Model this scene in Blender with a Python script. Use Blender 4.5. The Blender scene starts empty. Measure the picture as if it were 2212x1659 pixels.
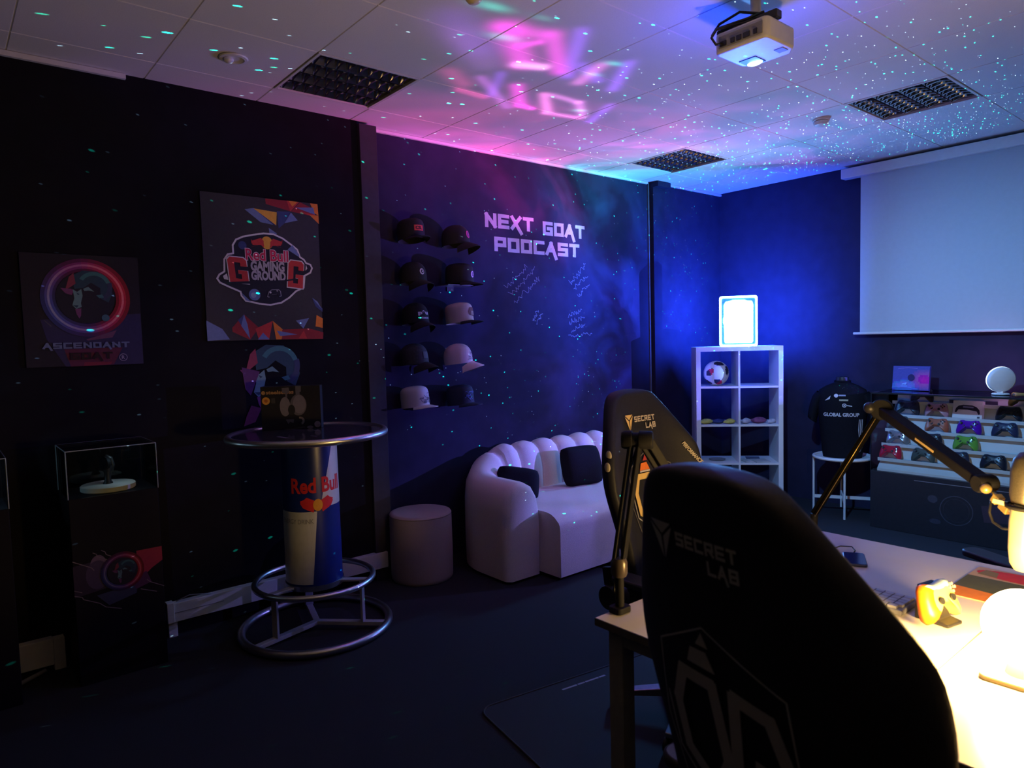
import bpy, bmesh, math, random
from math import sin, cos, pi, radians, sqrt, atan2, exp
from mathutils import Matrix, Vector

# ------------------------------------------------------------------ camera
S = bpy.context.scene
COL = S.collection
F_PX, YAW, PITCH, ROLL, EYE = 1494.7, -.8768, .0639, .0266, 1.6

def camera():
    fw = Vector((sin(YAW) * cos(PITCH), cos(YAW) * cos(PITCH), -sin(PITCH)))
    r0 = Vector((cos(YAW), -sin(YAW), 0))
    d0 = fw.cross(r0)
    r = cos(ROLL) * r0 + sin(ROLL) * d0
    d = -sin(ROLL) * r0 + cos(ROLL) * d0
    cd = bpy.data.cameras.new('camera')
    cd.sensor_width = 36
    cd.lens = F_PX / 2212 * 36
    cd.clip_start = .02
    cd.dof.use_dof = True
    cd.dof.focus_distance = 5.0
    cd.dof.aperture_fstop = 5.0
    co = bpy.data.objects.new('camera', cd)
    co.matrix_world = Matrix(((r.x, -d.x, -fw.x, 0), (r.y, -d.y, -fw.y, 0), (r.z, -d.z, -fw.z, EYE), (0, 0, 0, 1)))
    COL.objects.link(co)
    S.camera = co
camera()

# ------------------------------------------------------------------ view, world, lights
S.view_settings.view_transform = 'Standard'
S.view_settings.look = 'None'
S.view_settings.exposure = 0
S.view_settings.gamma = 1
S.view_settings.use_curve_mapping = False
S.cycles.use_denoising = True
S.cycles.sample_clamp_indirect = 4
S.cycles.max_bounces = 8
S.cycles.caustics_reflective = False
S.cycles.caustics_refractive = False
H = 3.045                                   # ceiling height
XA, XB, XC, YB = -4.15, -4.24, -4.19, 6.36  # left wall faces, back wall

W = bpy.data.worlds.new('world')
S.world = W
W.use_nodes = True
bg = W.node_tree.nodes['Background']
bg.inputs[0].default_value = (.60, .47, .44, 1)
bg.inputs[1].default_value = .010

def lamp(name, kind, loc, power, color, aim=None, **kw):
    l = bpy.data.lights.new(name, kind)
    l.energy = power
    l.color = color
    for k, v in kw.items():
        setattr(l, k, v)
    o = bpy.data.objects.new(name, l)
    o.location = loc
    if aim is not None:
        o.rotation_euler = (Vector(aim) - Vector(loc)).to_track_quat('-Z', 'Y').to_euler()
    COL.objects.link(o)
    return o

# the warm desk globe and the sign front are glowing meshes, built with their lamps below
DESK_LAMP = (-.475, 1.985, .875)
# blue back light and white front of the illuminated sign
lamp('sign_back_light', 'AREA', (-3.452, 5.552, 1.72), 105, (.022, .09, 1), aim=(-3.452 - .665, 5.552 + .747, 1.78), shape='RECTANGLE', size=.30, size_y=.42)
# ceiling projector: fill spot aimed low at the counter, bare point added below lens
lamp('projector_fill', 'SPOT', (-1.80, 2.93, 2.745), 330, (.20, .50, 1), aim=(-1.8, 6.2, .70), spot_size=radians(82), spot_blend=1, shadow_soft_size=.03)
lamp('projector_spill', 'POINT', (-1.765, 2.862, 2.63), 12, (.010, .05, 1), shadow_soft_size=.03)
lamp('case_led', 'POINT', (-3.90, .72, 1.10), .22, (.5, .8, 1), shadow_soft_size=.01)
lamp('case_led', 'POINT', (-3.90, .10, 1.09), .6, (.4, .7, 1), shadow_soft_size=.01)

# galaxy lamp: one lens throwing a nebula, laser stars and lettering
GAL = Vector((-1.70, 6.075, 1.235))

def galaxy_light():
    o = lamp('galaxy_lamp_light', 'POINT', GAL, 1200, (1, 1, 1), shadow_soft_size=0)
    l = o.data
    l.use_nodes = True
    nt = l.node_tree
    N, L = nt.nodes, nt.links
    em = N['Emission']
    geo = N.new('ShaderNodeNewGeometry')
    neg = N.new('ShaderNodeVectorMath'); neg.operation = 'SCALE'; neg.inputs['Scale'].default_value = 1.0
    L.new(geo.outputs['Incoming'], neg.inputs[0])
    D = neg.outputs[0]

    def m(op, a, b=None, c=None, clamp=False):
        n = N.new('ShaderNodeMath'); n.operation = op; n.use_clamp = clamp
        for i, v in enumerate((a, b, c)):
            if v is None: continue
            if isinstance(v, (int, float)): n.inputs[i].default_value = v
            else: L.new(v, n.inputs[i])
        return n.outputs[0]

    def vm(op, a, b=None, s=None):
        n = N.new('ShaderNodeVectorMath'); n.operation = op
        for i, v in enumerate((a, b)):
            if v is None: continue
            if isinstance(v, (tuple, list, Vector)): n.inputs[i].default_value = tuple(v)
            else: L.new(v, n.inputs[i])
        if s is not None:
            if isinstance(s, (int, float)): n.inputs['Scale'].default_value = s
            else: L.new(s, n.inputs['Scale'])
        return n.outputs['Value'] if op in ('DOT_PRODUCT', 'LENGTH', 'DISTANCE') else n.outputs['Vector']

    nz = N.new('ShaderNodeTexNoise')
    nz.inputs['Scale'].default_value = 6.5
    nz.inputs['Detail'].default_value = 4
    nz.inputs['Distortion'].default_value = .6
    L.new(D, nz.inputs['Vector'])
    sp = N.new('ShaderNodeSeparateColor')
    L.new(nz.outputs['Color'], sp.inputs[0])
    ch = []
    for i in range(3):
        r = N.new('ShaderNodeMapRange')
        r.inputs[1].default_value = .42; r.inputs[2].default_value = .62
        L.new(sp.outputs[i], r.inputs[0])
        ch.append(r.outputs[0])
    total = None

    def add(v):
        nonlocal total
        total = v if total is None else vm('ADD', total, v)

    def lobe(target, kappa, color, gain, chan=None, base=.25):
        d = (Vector(target) - GAL).normalized()
        e = m('EXPONENT', m('MULTIPLY_ADD', vm('DOT_PRODUCT', D, d), kappa, -kappa))
        if chan is not None:
            e = m('MULTIPLY', e, m('MULTIPLY_ADD', ch[chan], 1 - base, base))
        add(vm('SCALE', tuple(c * gain for c in color), None, e))
    for a in NEBULA: lobe(*a)
    for t, r, g in BIG_STARS: lobe(t, 2.2e4 / r, (.0, 1, .75), g)
    # lettering on the ceiling, as soft strokes in the lens plane
    z = vm('DOT_PRODUCT', D, (0, 0, 1))
    up = m('GREATER_THAN', z, .02)
    q = vm('MULTIPLY', vm('SCALE', D, None, m('DIVIDE', H - GAL.z, m('MAXIMUM', z, .02))), (1, 1, 0))
    for (a, b, w, color, gain) in STROKES:
        A = Vector((a[0] - GAL.x, a[1] - GAL.y, 0)); B = Vector((b[0] - GAL.x, b[1] - GAL.y, 0))
        ba = B - A
        pa = vm('SUBTRACT', q, A)
        h = m('DIVIDE', vm('DOT_PRODUCT', pa, ba), max(ba.dot(ba), 1e-6), clamp=True)
        dist = vm('LENGTH', vm('SUBTRACT', pa, vm('SCALE', ba, None, h)))
        k = m('DIVIDE', dist, w)
        e = m('MULTIPLY', m('EXPONENT', m('MULTIPLY', m('MULTIPLY', k, k), -1)), up)
        add(vm('SCALE', tuple(c * gain * 3.0 for c in color), None, e))
    # laser stars
    side = m('MULTIPLY', m('MULTIPLY_ADD', vm('DOT_PRODUCT', D, Vector((-.80, -.40, .44)).normalized()), 2.2, -.62, clamp=True), m('MULTIPLY_ADD', vm('DOT_PRODUCT', D, (0, 0, 1)), 3, .9, clamp=True))
    for scale, rad, gain, col in ((58, .085, 420.0, (.0, .85, .50)), (90, .075, 150, (.35, .65, .8))):
        v = N.new('ShaderNodeTexVoronoi')
        v.inputs['Scale'].default_value = scale
        L.new(D, v.inputs['Vector'])
        s = m('SUBTRACT', rad, v.outputs['Distance'])
        s = m('MULTIPLY', s, 40, clamp=True)
        sc = N.new('ShaderNodeSeparateColor'); L.new(v.outputs['Color'], sc.inputs[0])
        bright = m('MULTIPLY_ADD', m('POWER', sc.outputs[0], 2.0), 1.2, .1)
        add(vm('SCALE', tuple(c * gain for c in col), None, m('MULTIPLY', m('MULTIPLY', s, bright), side)))
    # the lens looks away from the back wall, so nothing is thrown behind it
    fr = m('MULTIPLY', m('SUBTRACT', .06, vm('DOT_PRODUCT', D, (0, 1, 0))), 9, clamp=True)
    total = vm('SCALE', total, None, fr)
    L.new(total, em.inputs['Color'])
    em.inputs['Strength'].default_value = 1 / 12
    return o

NEBULA = [   # target point, tightness, colour, gain, noise channel, floor
    ((-3.8, 2.9, H), 110, (1, .05, .40), 6.0, 0, .20),
    ((-3.8, 3.5, H), 120, (1, .05, .36), 9.0, 0, .25),
    ((-3.8, 4.1, H), 120, (1, .06, .38), 7.0, 1, .25),
    ((-3.4, 4.0, H), 16, (.80, .18, .66), 1.5, 1, .15),
    ((-4.2, 4.6, H), 70, (.05, 1, .55), 5.0, 2, .35),
    ((-4.0, 5.0, H), 50, (.10, .75, .9), 2.6, 0, .35),
    ((-4.24, 3.78, 2.74), 330, (1, .02, .22), 52, 1, .08),
    ((-4.24, 4.45, 2.78), 220, (.0, .75, .45), 14, 2, .08),
    ((-4.24, 3.75, 2.42), 60, (.25, .05, .60), 3.2, 0, .10),
    ((-4.24, 4.75, 2.05), 34, (.03, .10, 1), 36, 2, .14),
    ((-4.24, 4.2, 1.6), 12, (.08, .07, .9), 8.0, 1, .14),
    ((-4.24, 3.8, 2.42), 110, (.25, .38, .8), 3.4, 2, .6),
    ((-4.24, 3.1, 1.9), 24, (.25, .03, .35), .45, 0, .2),
    ((-3.8, 4.0, .7), 16, (.34, .30, .9), 3.4, 1, .7),
    ((-3.2, 5.7, H), 80, (.45, .12, .8), 1.2, 1, .25),
    ((-3.95, 2.9, H), 40, (.42, .16, .75), 1.0, 0, .4),
]
BIG_STARS = [((-2.41, 1.95, H), .6, 12), ((-2.62, 2.18, H), .6, 9), ((-2.36, 2.20, H), .35, 3.5), ((-2.52, 2.86, H), .5, 7), ((-2.69, 2.88, H), .4, 5), ((-3.16, 3.25, H), .4, 7)]
MG, PU, PK = (1, .03, .80), (.30, .08, 1), (1, .08, .42)
STROKES = [
    ((-2.54, 2.10), (-2.49, 2.31), .060, MG, 4.2), ((-2.53, 2.14), (-2.80, 2.46), .075, MG, 5.0), ((-2.83, 2.46), (-2.78, 2.58), .040, (1, .35, .9), 9.0),
    ((-2.65, 2.31), (-2.56, 2.36), .030, MG, 5.0), ((-2.46, 2.36), (-2.77, 2.70), .052, MG, 4.2), ((-2.79, 2.78), (-2.35, 2.44), .045, PU, 3.4),
    ((-2.63, 2.74), (-2.74, 2.97), .040, PU, 2.6), ((-2.82, 2.90), (-2.58, 2.82), .045, (.9, .2, .8), 3.0), ((-2.78, 3.14), (-2.47, 2.92), .042, PU, 2.8),
    ((-3.12, 2.22), (-3.22, 2.38), .060, PK, 2.0), ((-3.31, 2.42), (-3.32, 2.60), .035, PK, 3.6), ((-3.09, 2.41), (-3.38, 2.83), .036, (.65, .15, .9), 2.8),
    ((-2.98, 2.46), (-3.27, 2.62), .034, PU, 2.6), ((-3.07, 2.65), (-3.30, 2.87), .044, MG, 4.6), ((-3.31, 2.88), (-3.31, 2.97), .030, MG, 7.0),
    ((-3.08, 2.87), (-3.30, 3.10), .036, (1, .22, .8), 4.4), ((-3.32, 3.11), (-3.27, 3.35), .032, (1, .2, .8), 3.6), ((-3.06, 2.92), (-3.06, 3.13), .032, (.9, .25, .9), 3.0),
    ((-3.06, 3.14), (-3.23, 3.35), .034, (.9, .25, .9), 3.0), ((-3.28, 3.47), (-2.98, 3.34), .036, PU, 2.4),
    ((-2.60, 1.88), (-2.78, 2.16), .120, PU, 1.7), ((-2.72, 2.0), (-2.92, 2.3), .100, (.6, .2, .9), 1.2),
]
GALAXY = galaxy_light()

# ------------------------------------------------------------------ materials
MATS = {}
def mat(name, rgb, rough=.6, metal=0, var=.10, scale=30, bump=0, emit=0, emit_rgb=None, coat=0, trans=0, ior=1.45, spec=.5):
    if name in MATS: return MATS[name]
    m = bpy.data.materials.new(name)
    m.use_nodes = True
    nt = m.node_tree
    N, L = nt.nodes, nt.links
    b = N['Principled BSDF']
    b.inputs['Roughness'].default_value = rough
    b.inputs['Metallic'].default_value = metal
    b.inputs['IOR'].default_value = ior
    b.inputs['Specular IOR Level'].default_value = spec
    if coat: b.inputs['Coat Weight'].default_value = coat
    if trans: b.inputs['Transmission Weight'].default_value = trans
    if emit:
        b.inputs['Emission Color'].default_value = (*(emit_rgb or rgb), 1)
        b.inputs['Emission Strength'].default_value = emit
    if var or bump:
        tc = N.new('ShaderNodeTexCoord')
        nz = N.new('ShaderNodeTexNoise')
        nz.inputs['Scale'].default_value = scale
        nz.inputs['Detail'].default_value = 3
        L.new(tc.outputs['Object'], nz.inputs['Vector'])
        cr = N.new('ShaderNodeValToRGB')
        cr.color_ramp.elements[0].position = .3
        cr.color_ramp.elements[1].position = .7
        cr.color_ramp.elements[0].color = (*[c * (1 - var) for c in rgb], 1)
        cr.color_ramp.elements[1].color = (*[min(1, c * (1 + var)) for c in rgb], 1)
        L.new(nz.outputs['Fac'], cr.inputs[0])
        L.new(cr.outputs[0], b.inputs['Base Color'])
        if bump:
            bp = N.new('ShaderNodeBump')
            bp.inputs['Strength'].default_value = bump
            bp.inputs['Distance'].default_value = .004
            L.new(nz.outputs['Fac'], bp.inputs['Height'])
            L.new(bp.outputs[0], b.inputs['Normal'])
    else:
        b.inputs['Base Color'].default_value = (*rgb, 1)
    MATS[name] = m
    return m

def ink(rgb, rough=.55):
    rgb = tuple(round(c, 3) for c in rgb)
    return mat('ink_%d_%d_%d' % tuple(int(c * 255) for c in rgb), rgb, rough, var=.06, scale=60, spec=.2)

def glass_mat():
    m = bpy.data.materials.new('thin_glass')
    m.use_nodes = True
    nt = m.node_tree; N, L = nt.nodes, nt.links
    for n in list(N):
        if n.type != 'OUTPUT_MATERIAL': N.remove(n)
    t = N.new('ShaderNodeBsdfTransparent'); t.inputs[0].default_value = (.95, .97, .97, 1)
    g = N.new('ShaderNodeBsdfGlossy'); g.inputs['Roughness'].default_value = .02
    fr = N.new('ShaderNodeFresnel'); fr.inputs[0].default_value = 1.45
    mx = N.new('ShaderNodeMixShader')
    L.new(fr.outputs[0], mx.inputs[0]); L.new(t.outputs[0], mx.inputs[1]); L.new(g.outputs[0], mx.inputs[2])
    L.new(mx.outputs[0], N['Material Output'].inputs[0])
    return m
GLASS = glass_mat()

WALL = mat('wall_paint_navy', (.026, .023, .052), .8, var=.10, scale=9, bump=.06, spec=.08)
WALLK = mat('wall_black', (.010, .009, .013), .8, var=.12, scale=9, bump=.06, spec=.08)
CEIL = mat('ceiling_tile', (.78, .76, .76), .9, var=.03, scale=180, bump=.1)
CARPET = mat('carpet', (.013, .013, .018), .95, var=.35, scale=420, bump=.5)
WHITEP = mat('white_plastic', (.72, .71, .70), .45, var=.03)
WHITEM = mat('white_laminate', (.75, .74, .78), .42, var=.03, scale=8)
BLACKP = mat('black_plastic', (.018, .018, .021), .42, var=.15)
BLACKM = mat('black_metal', (.012, .012, .015), .6, 0, var=.1, spec=.12)
CHROME = mat('chrome', (.70, .70, .72), .33, 1, var=.04, scale=20)
SPOKE = mat('spoke_paint', (.42, .43, .45), .5, .2, var=.06)
STEEL = mat('brushed_steel', (.45, .46, .47), .34, 1, var=.08, scale=40)
GREYP = mat('grey_plastic', (.25, .25, .27), .5, var=.06)
GOLD = mat('gold_print', (.78, .55, .20), .5, var=.06)
ORANGE = ink((.85, .22, .05))
RED = ink((.62, .03, .04))
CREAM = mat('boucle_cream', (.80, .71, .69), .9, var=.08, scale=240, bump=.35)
DARKCLOTH = mat('dark_cushion_cloth', (.010, .010, .016), .9, var=.2, scale=200, bump=.3, spec=.15)

# ------------------------------------------------------------------ mesh builder
class MB:
    def __init__(s): s.v = []; s.f = []; s.m = []; s.mi = 0
    def add(s, vs, fs):
        o = len(s.v); s.v += [tuple(v) for v in vs]
        for f in fs: s.f.append(tuple(i + o for i in f)); s.m.append(s.mi)
        return s
    def box(s, lo, hi, M=None):
        x0, y0, z0 = lo; x1, y1, z1 = hi
        vs = [Vector(p) for p in ((x0, y0, z0), (x1, y0, z0), (x1, y1, z0), (x0, y1, z0), (x0, y0, z1), (x1, y0, z1), (x1, y1, z1), (x0, y1, z1))]
        if M is not None: vs = [M @ v for v in vs]
        return s.add(vs, [(0, 3, 2, 1), (4, 5, 6, 7), (0, 1, 5, 4), (1, 2, 6, 5), (2, 3, 7, 6), (3, 0, 4, 7)])
    def cbox(s, c, d, M=None):
        return s.box([c[i] - d[i] / 2 for i in range(3)], [c[i] + d[i] / 2 for i in range(3)], M)
    def prism(s, poly, z0, z1, M=None):
        n = len(poly)
        vs = [Vector((p[0], p[1], z0)) for p in poly] + [Vector((p[0], p[1], z1)) for p in poly]
        if M is not None: vs = [M @ v for v in vs]
        return s.add(vs, [tuple(range(n - 1, -1, -1)), tuple(range(n, 2 * n))] + [(i, (i + 1) % n, (i + 1) % n + n, i + n) for i in range(n)])
    def lathe(s, prof, n=32, M=None, caps=True):
        vs = []
        for r, z in prof:
            for i in range(n):
                a = 2 * pi * i / n; vs.append(Vector((r * cos(a), r * sin(a), z)))
        if M is not None: vs = [M @ v for v in vs]
        fs = [(k * n + i, k * n + (i + 1) % n, (k + 1) * n + (i + 1) % n, (k + 1) * n + i) for k in range(len(prof) - 1) for i in range(n)]
        if caps:
            if prof[0][0] > 1e-6: fs.append(tuple(range(n - 1, -1, -1)))
            if prof[-1][0] > 1e-6: fs.append(tuple((len(prof) - 1) * n + i for i in range(n)))
        return s.add(vs, fs)
    def tube(s, pts, r, n=10, closed=False):
        P = [Vector(p) for p in pts]; k = len(P); vs = []
        prev = None
        for i in range(k):
            if closed: t = P[(i + 1) % k] - P[i - 1]
            else: t = P[min(i + 1, k - 1)] - P[max(i - 1, 0)]
            t.normalize()
            if prev is None:
                u = t.orthogonal().normalized()
            else:
                u = (prev - t * prev.dot(t))
                u = u.normalized() if u.length > 1e-6 else t.orthogonal().normalized()
            prev = u
            w = t.cross(u)
            rr = r[i] if isinstance(r, (list, tuple)) else r
            for j in range(n):
                a = 2 * pi * j / n
                vs.append(P[i] + (u * cos(a) + w * sin(a)) * rr)
        m = k if closed else k - 1
        fs = [(i * n + j, i * n + (j + 1) % n, ((i + 1) % k) * n + (j + 1) % n, ((i + 1) % k) * n + j) for i in range(m) for j in range(n)]
        if not closed: fs += [tuple(range(n - 1, -1, -1)), tuple((k - 1) * n + j for j in range(n))]
        return s.add(vs, fs)
    def bar(s, a, b, w, d, up=(0, 0, 1)):
        a, b = Vector(a), Vector(b); t = (b - a).normalized()
        u = Vector(up).cross(t)
        u = u.normalized() if u.length > 1e-5 else t.orthogonal().normalized()
        v = t.cross(u)
        vs = [p + u * (sx * w / 2) + v * (sy * d / 2) for p in (a, b) for sx, sy in ((-1, -1), (1, -1), (1, 1), (-1, 1))]
        return s.add(vs, [(0, 1, 2, 3), (7, 6, 5, 4), (0, 4, 5, 1), (1, 5, 6, 2), (2, 6, 7, 3), (3, 7, 4, 0)])
    def ball(s, c, r, nu=20, nv=12, M=None):
        prof = [(max(1e-7, sin(pi * k / nv)), -cos(pi * k / nv)) for k in range(nv + 1)]
        rr = r if isinstance(r, (tuple, list)) else (r, r, r)
        T = Matrix.Translation(c) @ Matrix.Diagonal((*rr, 1))
        if M is not None: T = M @ T
        return s.lathe(prof, nu, T, caps=False)
    def grid(s, rows, closed_u=False, closed_v=False):
        nv, nu = len(rows), len(rows[0])
        vs = [p for r in rows for p in r]
        fs = [(k * nu + i, k * nu + (i + 1) % nu, ((k + 1) % nv) * nu + (i + 1) % nu, ((k + 1) % nv) * nu + i)
              for k in range(nv if closed_v else nv - 1) for i in range(nu if closed_u else nu - 1)]
        return s.add(vs, fs)
    def build(s, name, mats, parent=None, smooth=0, bevel=0, sub=0, weld=False, loc=None):
        me = bpy.data.meshes.new(name)
        me.from_pydata(s.v, [], s.f)
        if not isinstance(mats, (list, tuple)): mats = [mats]
        for m in mats: me.materials.append(m)
        for p, mi in zip(me.polygons, s.m): p.material_index = min(mi, len(mats) - 1)
        bm = bmesh.new(); bm.from_mesh(me)
        if weld: bmesh.ops.remove_doubles(bm, verts=bm.verts, dist=1e-5)
        bmesh.ops.recalc_face_normals(bm, faces=bm.faces)
        bm.to_mesh(me); bm.free()
        o = bpy.data.objects.new(name, me)
        COL.objects.link(o)
        if parent is not None: o.parent = parent
        if loc is not None: o.location = loc
        if bevel:
            b = o.modifiers.new('bevel', 'BEVEL'); b.width = bevel; b.segments = 2; b.limit_method = 'ANGLE'; b.angle_limit = radians(40)
        if sub:
            u = o.modifiers.new('subsurf', 'SUBSURF'); u.levels = sub; u.render_levels = sub
        if smooth:
            me.polygons.foreach_set('use_smooth', [True] * len(me.polygons))
            if smooth != 180: me.set_sharp_from_angle(angle=radians(smooth))
        return o

def tag(o, label, cat, group=None):
    o['label'] = label; o['category'] = cat
    if group: o['group'] = group
    return o
def struct(o): o['kind'] = 'structure'; return o
def thing(name, label, cat, loc=(0, 0, 0), rz=0, group=None, rot=None):
    o = bpy.data.objects.new(name, None); o.empty_display_size = .05
    COL.objects.link(o); o.location = loc; o.rotation_euler = rot or (0, 0, rz)
    return tag(o, label, cat, group)
def dup(root, loc, rz, label, group=None):
    r = root.copy(); COL.objects.link(r); r.location = loc; r.rotation_euler = (0, 0, rz); r['label'] = label
    if group: r['group'] = group
    for c in list(root.children):
        d = c.copy(); COL.objects.link(d); d.parent = r
        for g in list(c.children):
            e = g.copy(); COL.objects.link(e); e.parent = d
    return r

# ------------------------------------------------------------------ lettering and flat artwork
def text_tris(s, bold=0.0, shear=0.0):
    cu = bpy.data.curves.new('t', 'FONT')
    cu.body = s; cu.resolution_u = 3; cu.offset = bold; cu.shear = shear
    o = bpy.data.objects.new('t', cu)
    COL.objects.link(o)
    me = o.to_mesh()
    vs = [(v.co.x, v.co.y) for v in me.vertices]; fs = [tuple(p.vertices) for p in me.polygons]
    o.to_mesh_clear()
    bpy.data.objects.remove(o); bpy.data.curves.remove(cu)
    return vs, fs
STROKE = {   # squared display letters on a unit cell: polylines
    'N': [((0, 0), (0, 1), (1, 0), (1, 1))], 'E': [((1, 0), (0, 0), (0, 1), (1, 1)), ((0, .5), (.9, .5))],
    'X': [((0, 0), (1, 1)), ((0, 1), (1.12, -.42))], 'T': [((0, 1), (1, 1)), ((.5, 1), (.5, 0))],
    'G': [((1, 1), (0, 1), (0, 0), (1, 0), (1, .5), (.55, .5))], 'O': [((0, 0), (0, 1), (1, 1), (1, 0), (0, 0))],
    'A': [((-.05, 0), (.5, 1), (1.12, -.42)), ((.25, .3), (.8, .3))], 'P': [((0, 0), (0, 1), (1, 1), (1, .42), (0, .42))],
    'D': [((0, 0), (0, 1), (1, 1), (1, 0), (0, 0))], 'C': [((1, 1), (0, 1), (0, 0), (1, 0))],
    'S': [((1, 1), (0, 1), (0, .5), (1, .5), (1, 0), (0, 0))], 'R': [((0, 0), (0, 1), (1, 1), (1, .45), (0, .45)), ((.5, .45), (1, 0))],
    'L': [((0, 1), (0, 0), (1, 0))], 'B': [((0, 0), (0, 1), (1, 1), (1, 0), (0, 0)), ((0, .5), (1, .5))],
    'a': [((0, 0), (0, 1), (1, 1), (1, 0)), ((0, .42), (1, .42))],
}
def stroke_polys(word, h, w, gap, t):
    out = []; x = 0
    for c in word:
        if c == ' ': x += w * .55 + gap; continue
        for pl in STROKE[c]:
            for (a, b) in zip(pl, pl[1:]):
                A = Vector((x + t / 2 + a[0] * (w - t), t / 2 + a[1] * (h - t))); B = Vector((x + t / 2 + b[0] * (w - t), t / 2 + b[1] * (h - t)))
                d = (B - A).normalized() * (t / 2); n = Vector((-d.y, d.x))
                A2, B2 = A - d, B + d
                out.append([tuple(A2 - n), tuple(B2 - n), tuple(B2 + n), tuple(A2 + n)])
        x += w + gap
    return out, x - gap

class Art:
    """flat print: polygons in (u right, v up) metres, each a little proud of the one before"""
    def __init__(s, step=.0004): s.items = []; s.step = step; s.layer = 0
    def poly(s, pts, m): s.items.append(([tuple(p) for p in pts], [tuple(range(len(pts)))], m, s.layer)); return s
    def up(s): s.layer += 1; return s
    def disc(s, c, r, m, n=28, ry=None): return s.poly([(c[0] + r * cos(2 * pi * i / n), c[1] + (ry or r) * sin(2 * pi * i / n)) for i in range(n)], m)
    def ring(s, c, r0, r1, m, n=48, a0=0, a1=2 * pi, asp=1.0):
        A = [(cos(a0 + (a1 - a0) * i / n), sin(a0 + (a1 - a0) * i / n)) for i in range(n + 1)]
        vs = [(c[0] + r0 * x, c[1] + asp * r0 * y) for x, y in A] + [(c[0] + r1 * x, c[1] + asp * r1 * y) for x, y in A]
        s.items.append((vs, [(i, i + 1, n + 2 + i, n + 1 + i) for i in range(n)], m, s.layer)); return s
    def line(s, pts, w, m, closed=False):
        P = [Vector(p) for p in pts]
        if closed: P.append(P[0])
        for a, b in zip(P, P[1:]):
            d = (b - a); d = d.normalized() * (w / 2) if d.length > 1e-9 else Vector((w / 2, 0)); n = Vector((-d.y, d.x))
            a2, b2 = a - d * .6, b + d * .6
            s.poly([a2 - n, b2 - n, b2 + n, a2 + n], m)
        return s
    def text(s, word, x0, y0, w, h, m, bold=.0, rot=0.0, shear=0.0):
        vs, fs = text_tris(word, bold, shear)
        xs = [v[0] for v in vs]; ys = [v[1] for v in vs]
        ax, bx, ay, by = min(xs), max(xs), min(ys), max(ys)
        o = [((v[0] - ax) / (bx - ax) * w, (v[1] - ay) / (by - ay) * h) for v in vs]
        c, sn = cos(rot), sin(rot)
        s.items.append(([(x0 + x * c - y * sn, y0 + x * sn + y * c) for x, y in o], fs, m, s.layer)); return s
    def strokes(s, word, x0, y0, w, h, m, t=.24, gap=.12, cell=.86):
        ps, tot = stroke_polys(word, 1, cell, gap, t)
        for p in ps: s.poly([(x0 + x / tot * w, y0 + y * h) for x, y in p], m)
        return s
    def build(s, name, parent, fn=None, fine=0, base=0.0):
        """fn maps (u, v, lift) to a local point; default is an upright print facing -Y"""
        fn = fn or (lambda u, v, e: (u, -e, v))
        mats = []; bm = bmesh.new(); order = 0
        for vs, fs, m, lay in s.items:
            if m not in mats: mats.append(m)
            b = bmesh.new()
            vv = [b.verts.new((x, y, 0)) for x, y in vs]
            for f in fs:
                try: b.faces.new([vv[i] for i in f])
                except ValueError: pass
            if fine:
                bmesh.ops.triangulate(b, faces=b.faces)
                for _ in range(7):
                    es = [e for e in b.edges if e.calc_length() > fine]
                    if not es: break
                    bmesh.ops.subdivide_edges(b, edges=es, cuts=1)
                bmesh.ops.triangulate(b, faces=b.faces)
            order += 1
            e = base + s.step * (lay + 1) + order * 3e-5
            new = {v: bm.verts.new(fn(v.co.x, v.co.y, e)) for v in b.verts}
            for f in b.faces:
                g = bm.faces.new([new[v] for v in f.verts]); g.material_index = mats.index(m)
            b.free()
        me = bpy.data.meshes.new(name)
        bm.to_mesh(me); bm.free()
        for m in mats: me.materials.append(m)
        o = bpy.data.objects.new(name, me); COL.objects.link(o)
        if parent is not None: o.parent = parent
        return o

# ------------------------------------------------------------------ room shell
struct(MB().box((-4.6, -3.4, -.06), (2.6, YB + .2, 0)).build('floor', CARPET))
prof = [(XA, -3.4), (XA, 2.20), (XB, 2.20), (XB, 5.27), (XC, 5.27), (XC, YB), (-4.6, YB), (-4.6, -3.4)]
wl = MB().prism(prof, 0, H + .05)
for k, f in enumerate(wl.f):                 # the panel before the first post gets the darker colour, the rest navy
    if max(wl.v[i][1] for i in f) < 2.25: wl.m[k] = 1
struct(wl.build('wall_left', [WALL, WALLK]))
struct(MB().box((-4.19, YB, 0), (2.6, YB + .15, H + .05)).build('wall_back', WALL))
POST = mat('post_paint', (.045, .042, .052), .7, var=.08, spec=.15)
POSTL = mat('post_paint_light', (.13, .13, .16), .7, var=.08, spec=.15)
struct(MB().box((XB, 2.20, 0), (XA + .03, 2.325, H - .02)).build('trim_1', POST, bevel=.003))
m_ = MB().box((XB, 5.246, 0), (XB + .012, 5.262, H - .004))
struct(m_.build('trim_2', POSTL))
struct(MB().box((XC, 5.27, H - .05), (XC + .06, 5.46, H - .004)).build('trim_5', WALL))
struct(MB().box((XA, -3.4, H - .028), (XA + .022, .86, H - .003)).build('trim_3', WHITEP))
m_ = MB().box((XB, 2.325, H - .022), (XB + .02, 5.235, H - .003)); m_.box((XC, 5.46, H - .022), (XC + .02, YB, H - .003))
struct(m_.build('trim_4', WHITEP))

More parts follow.
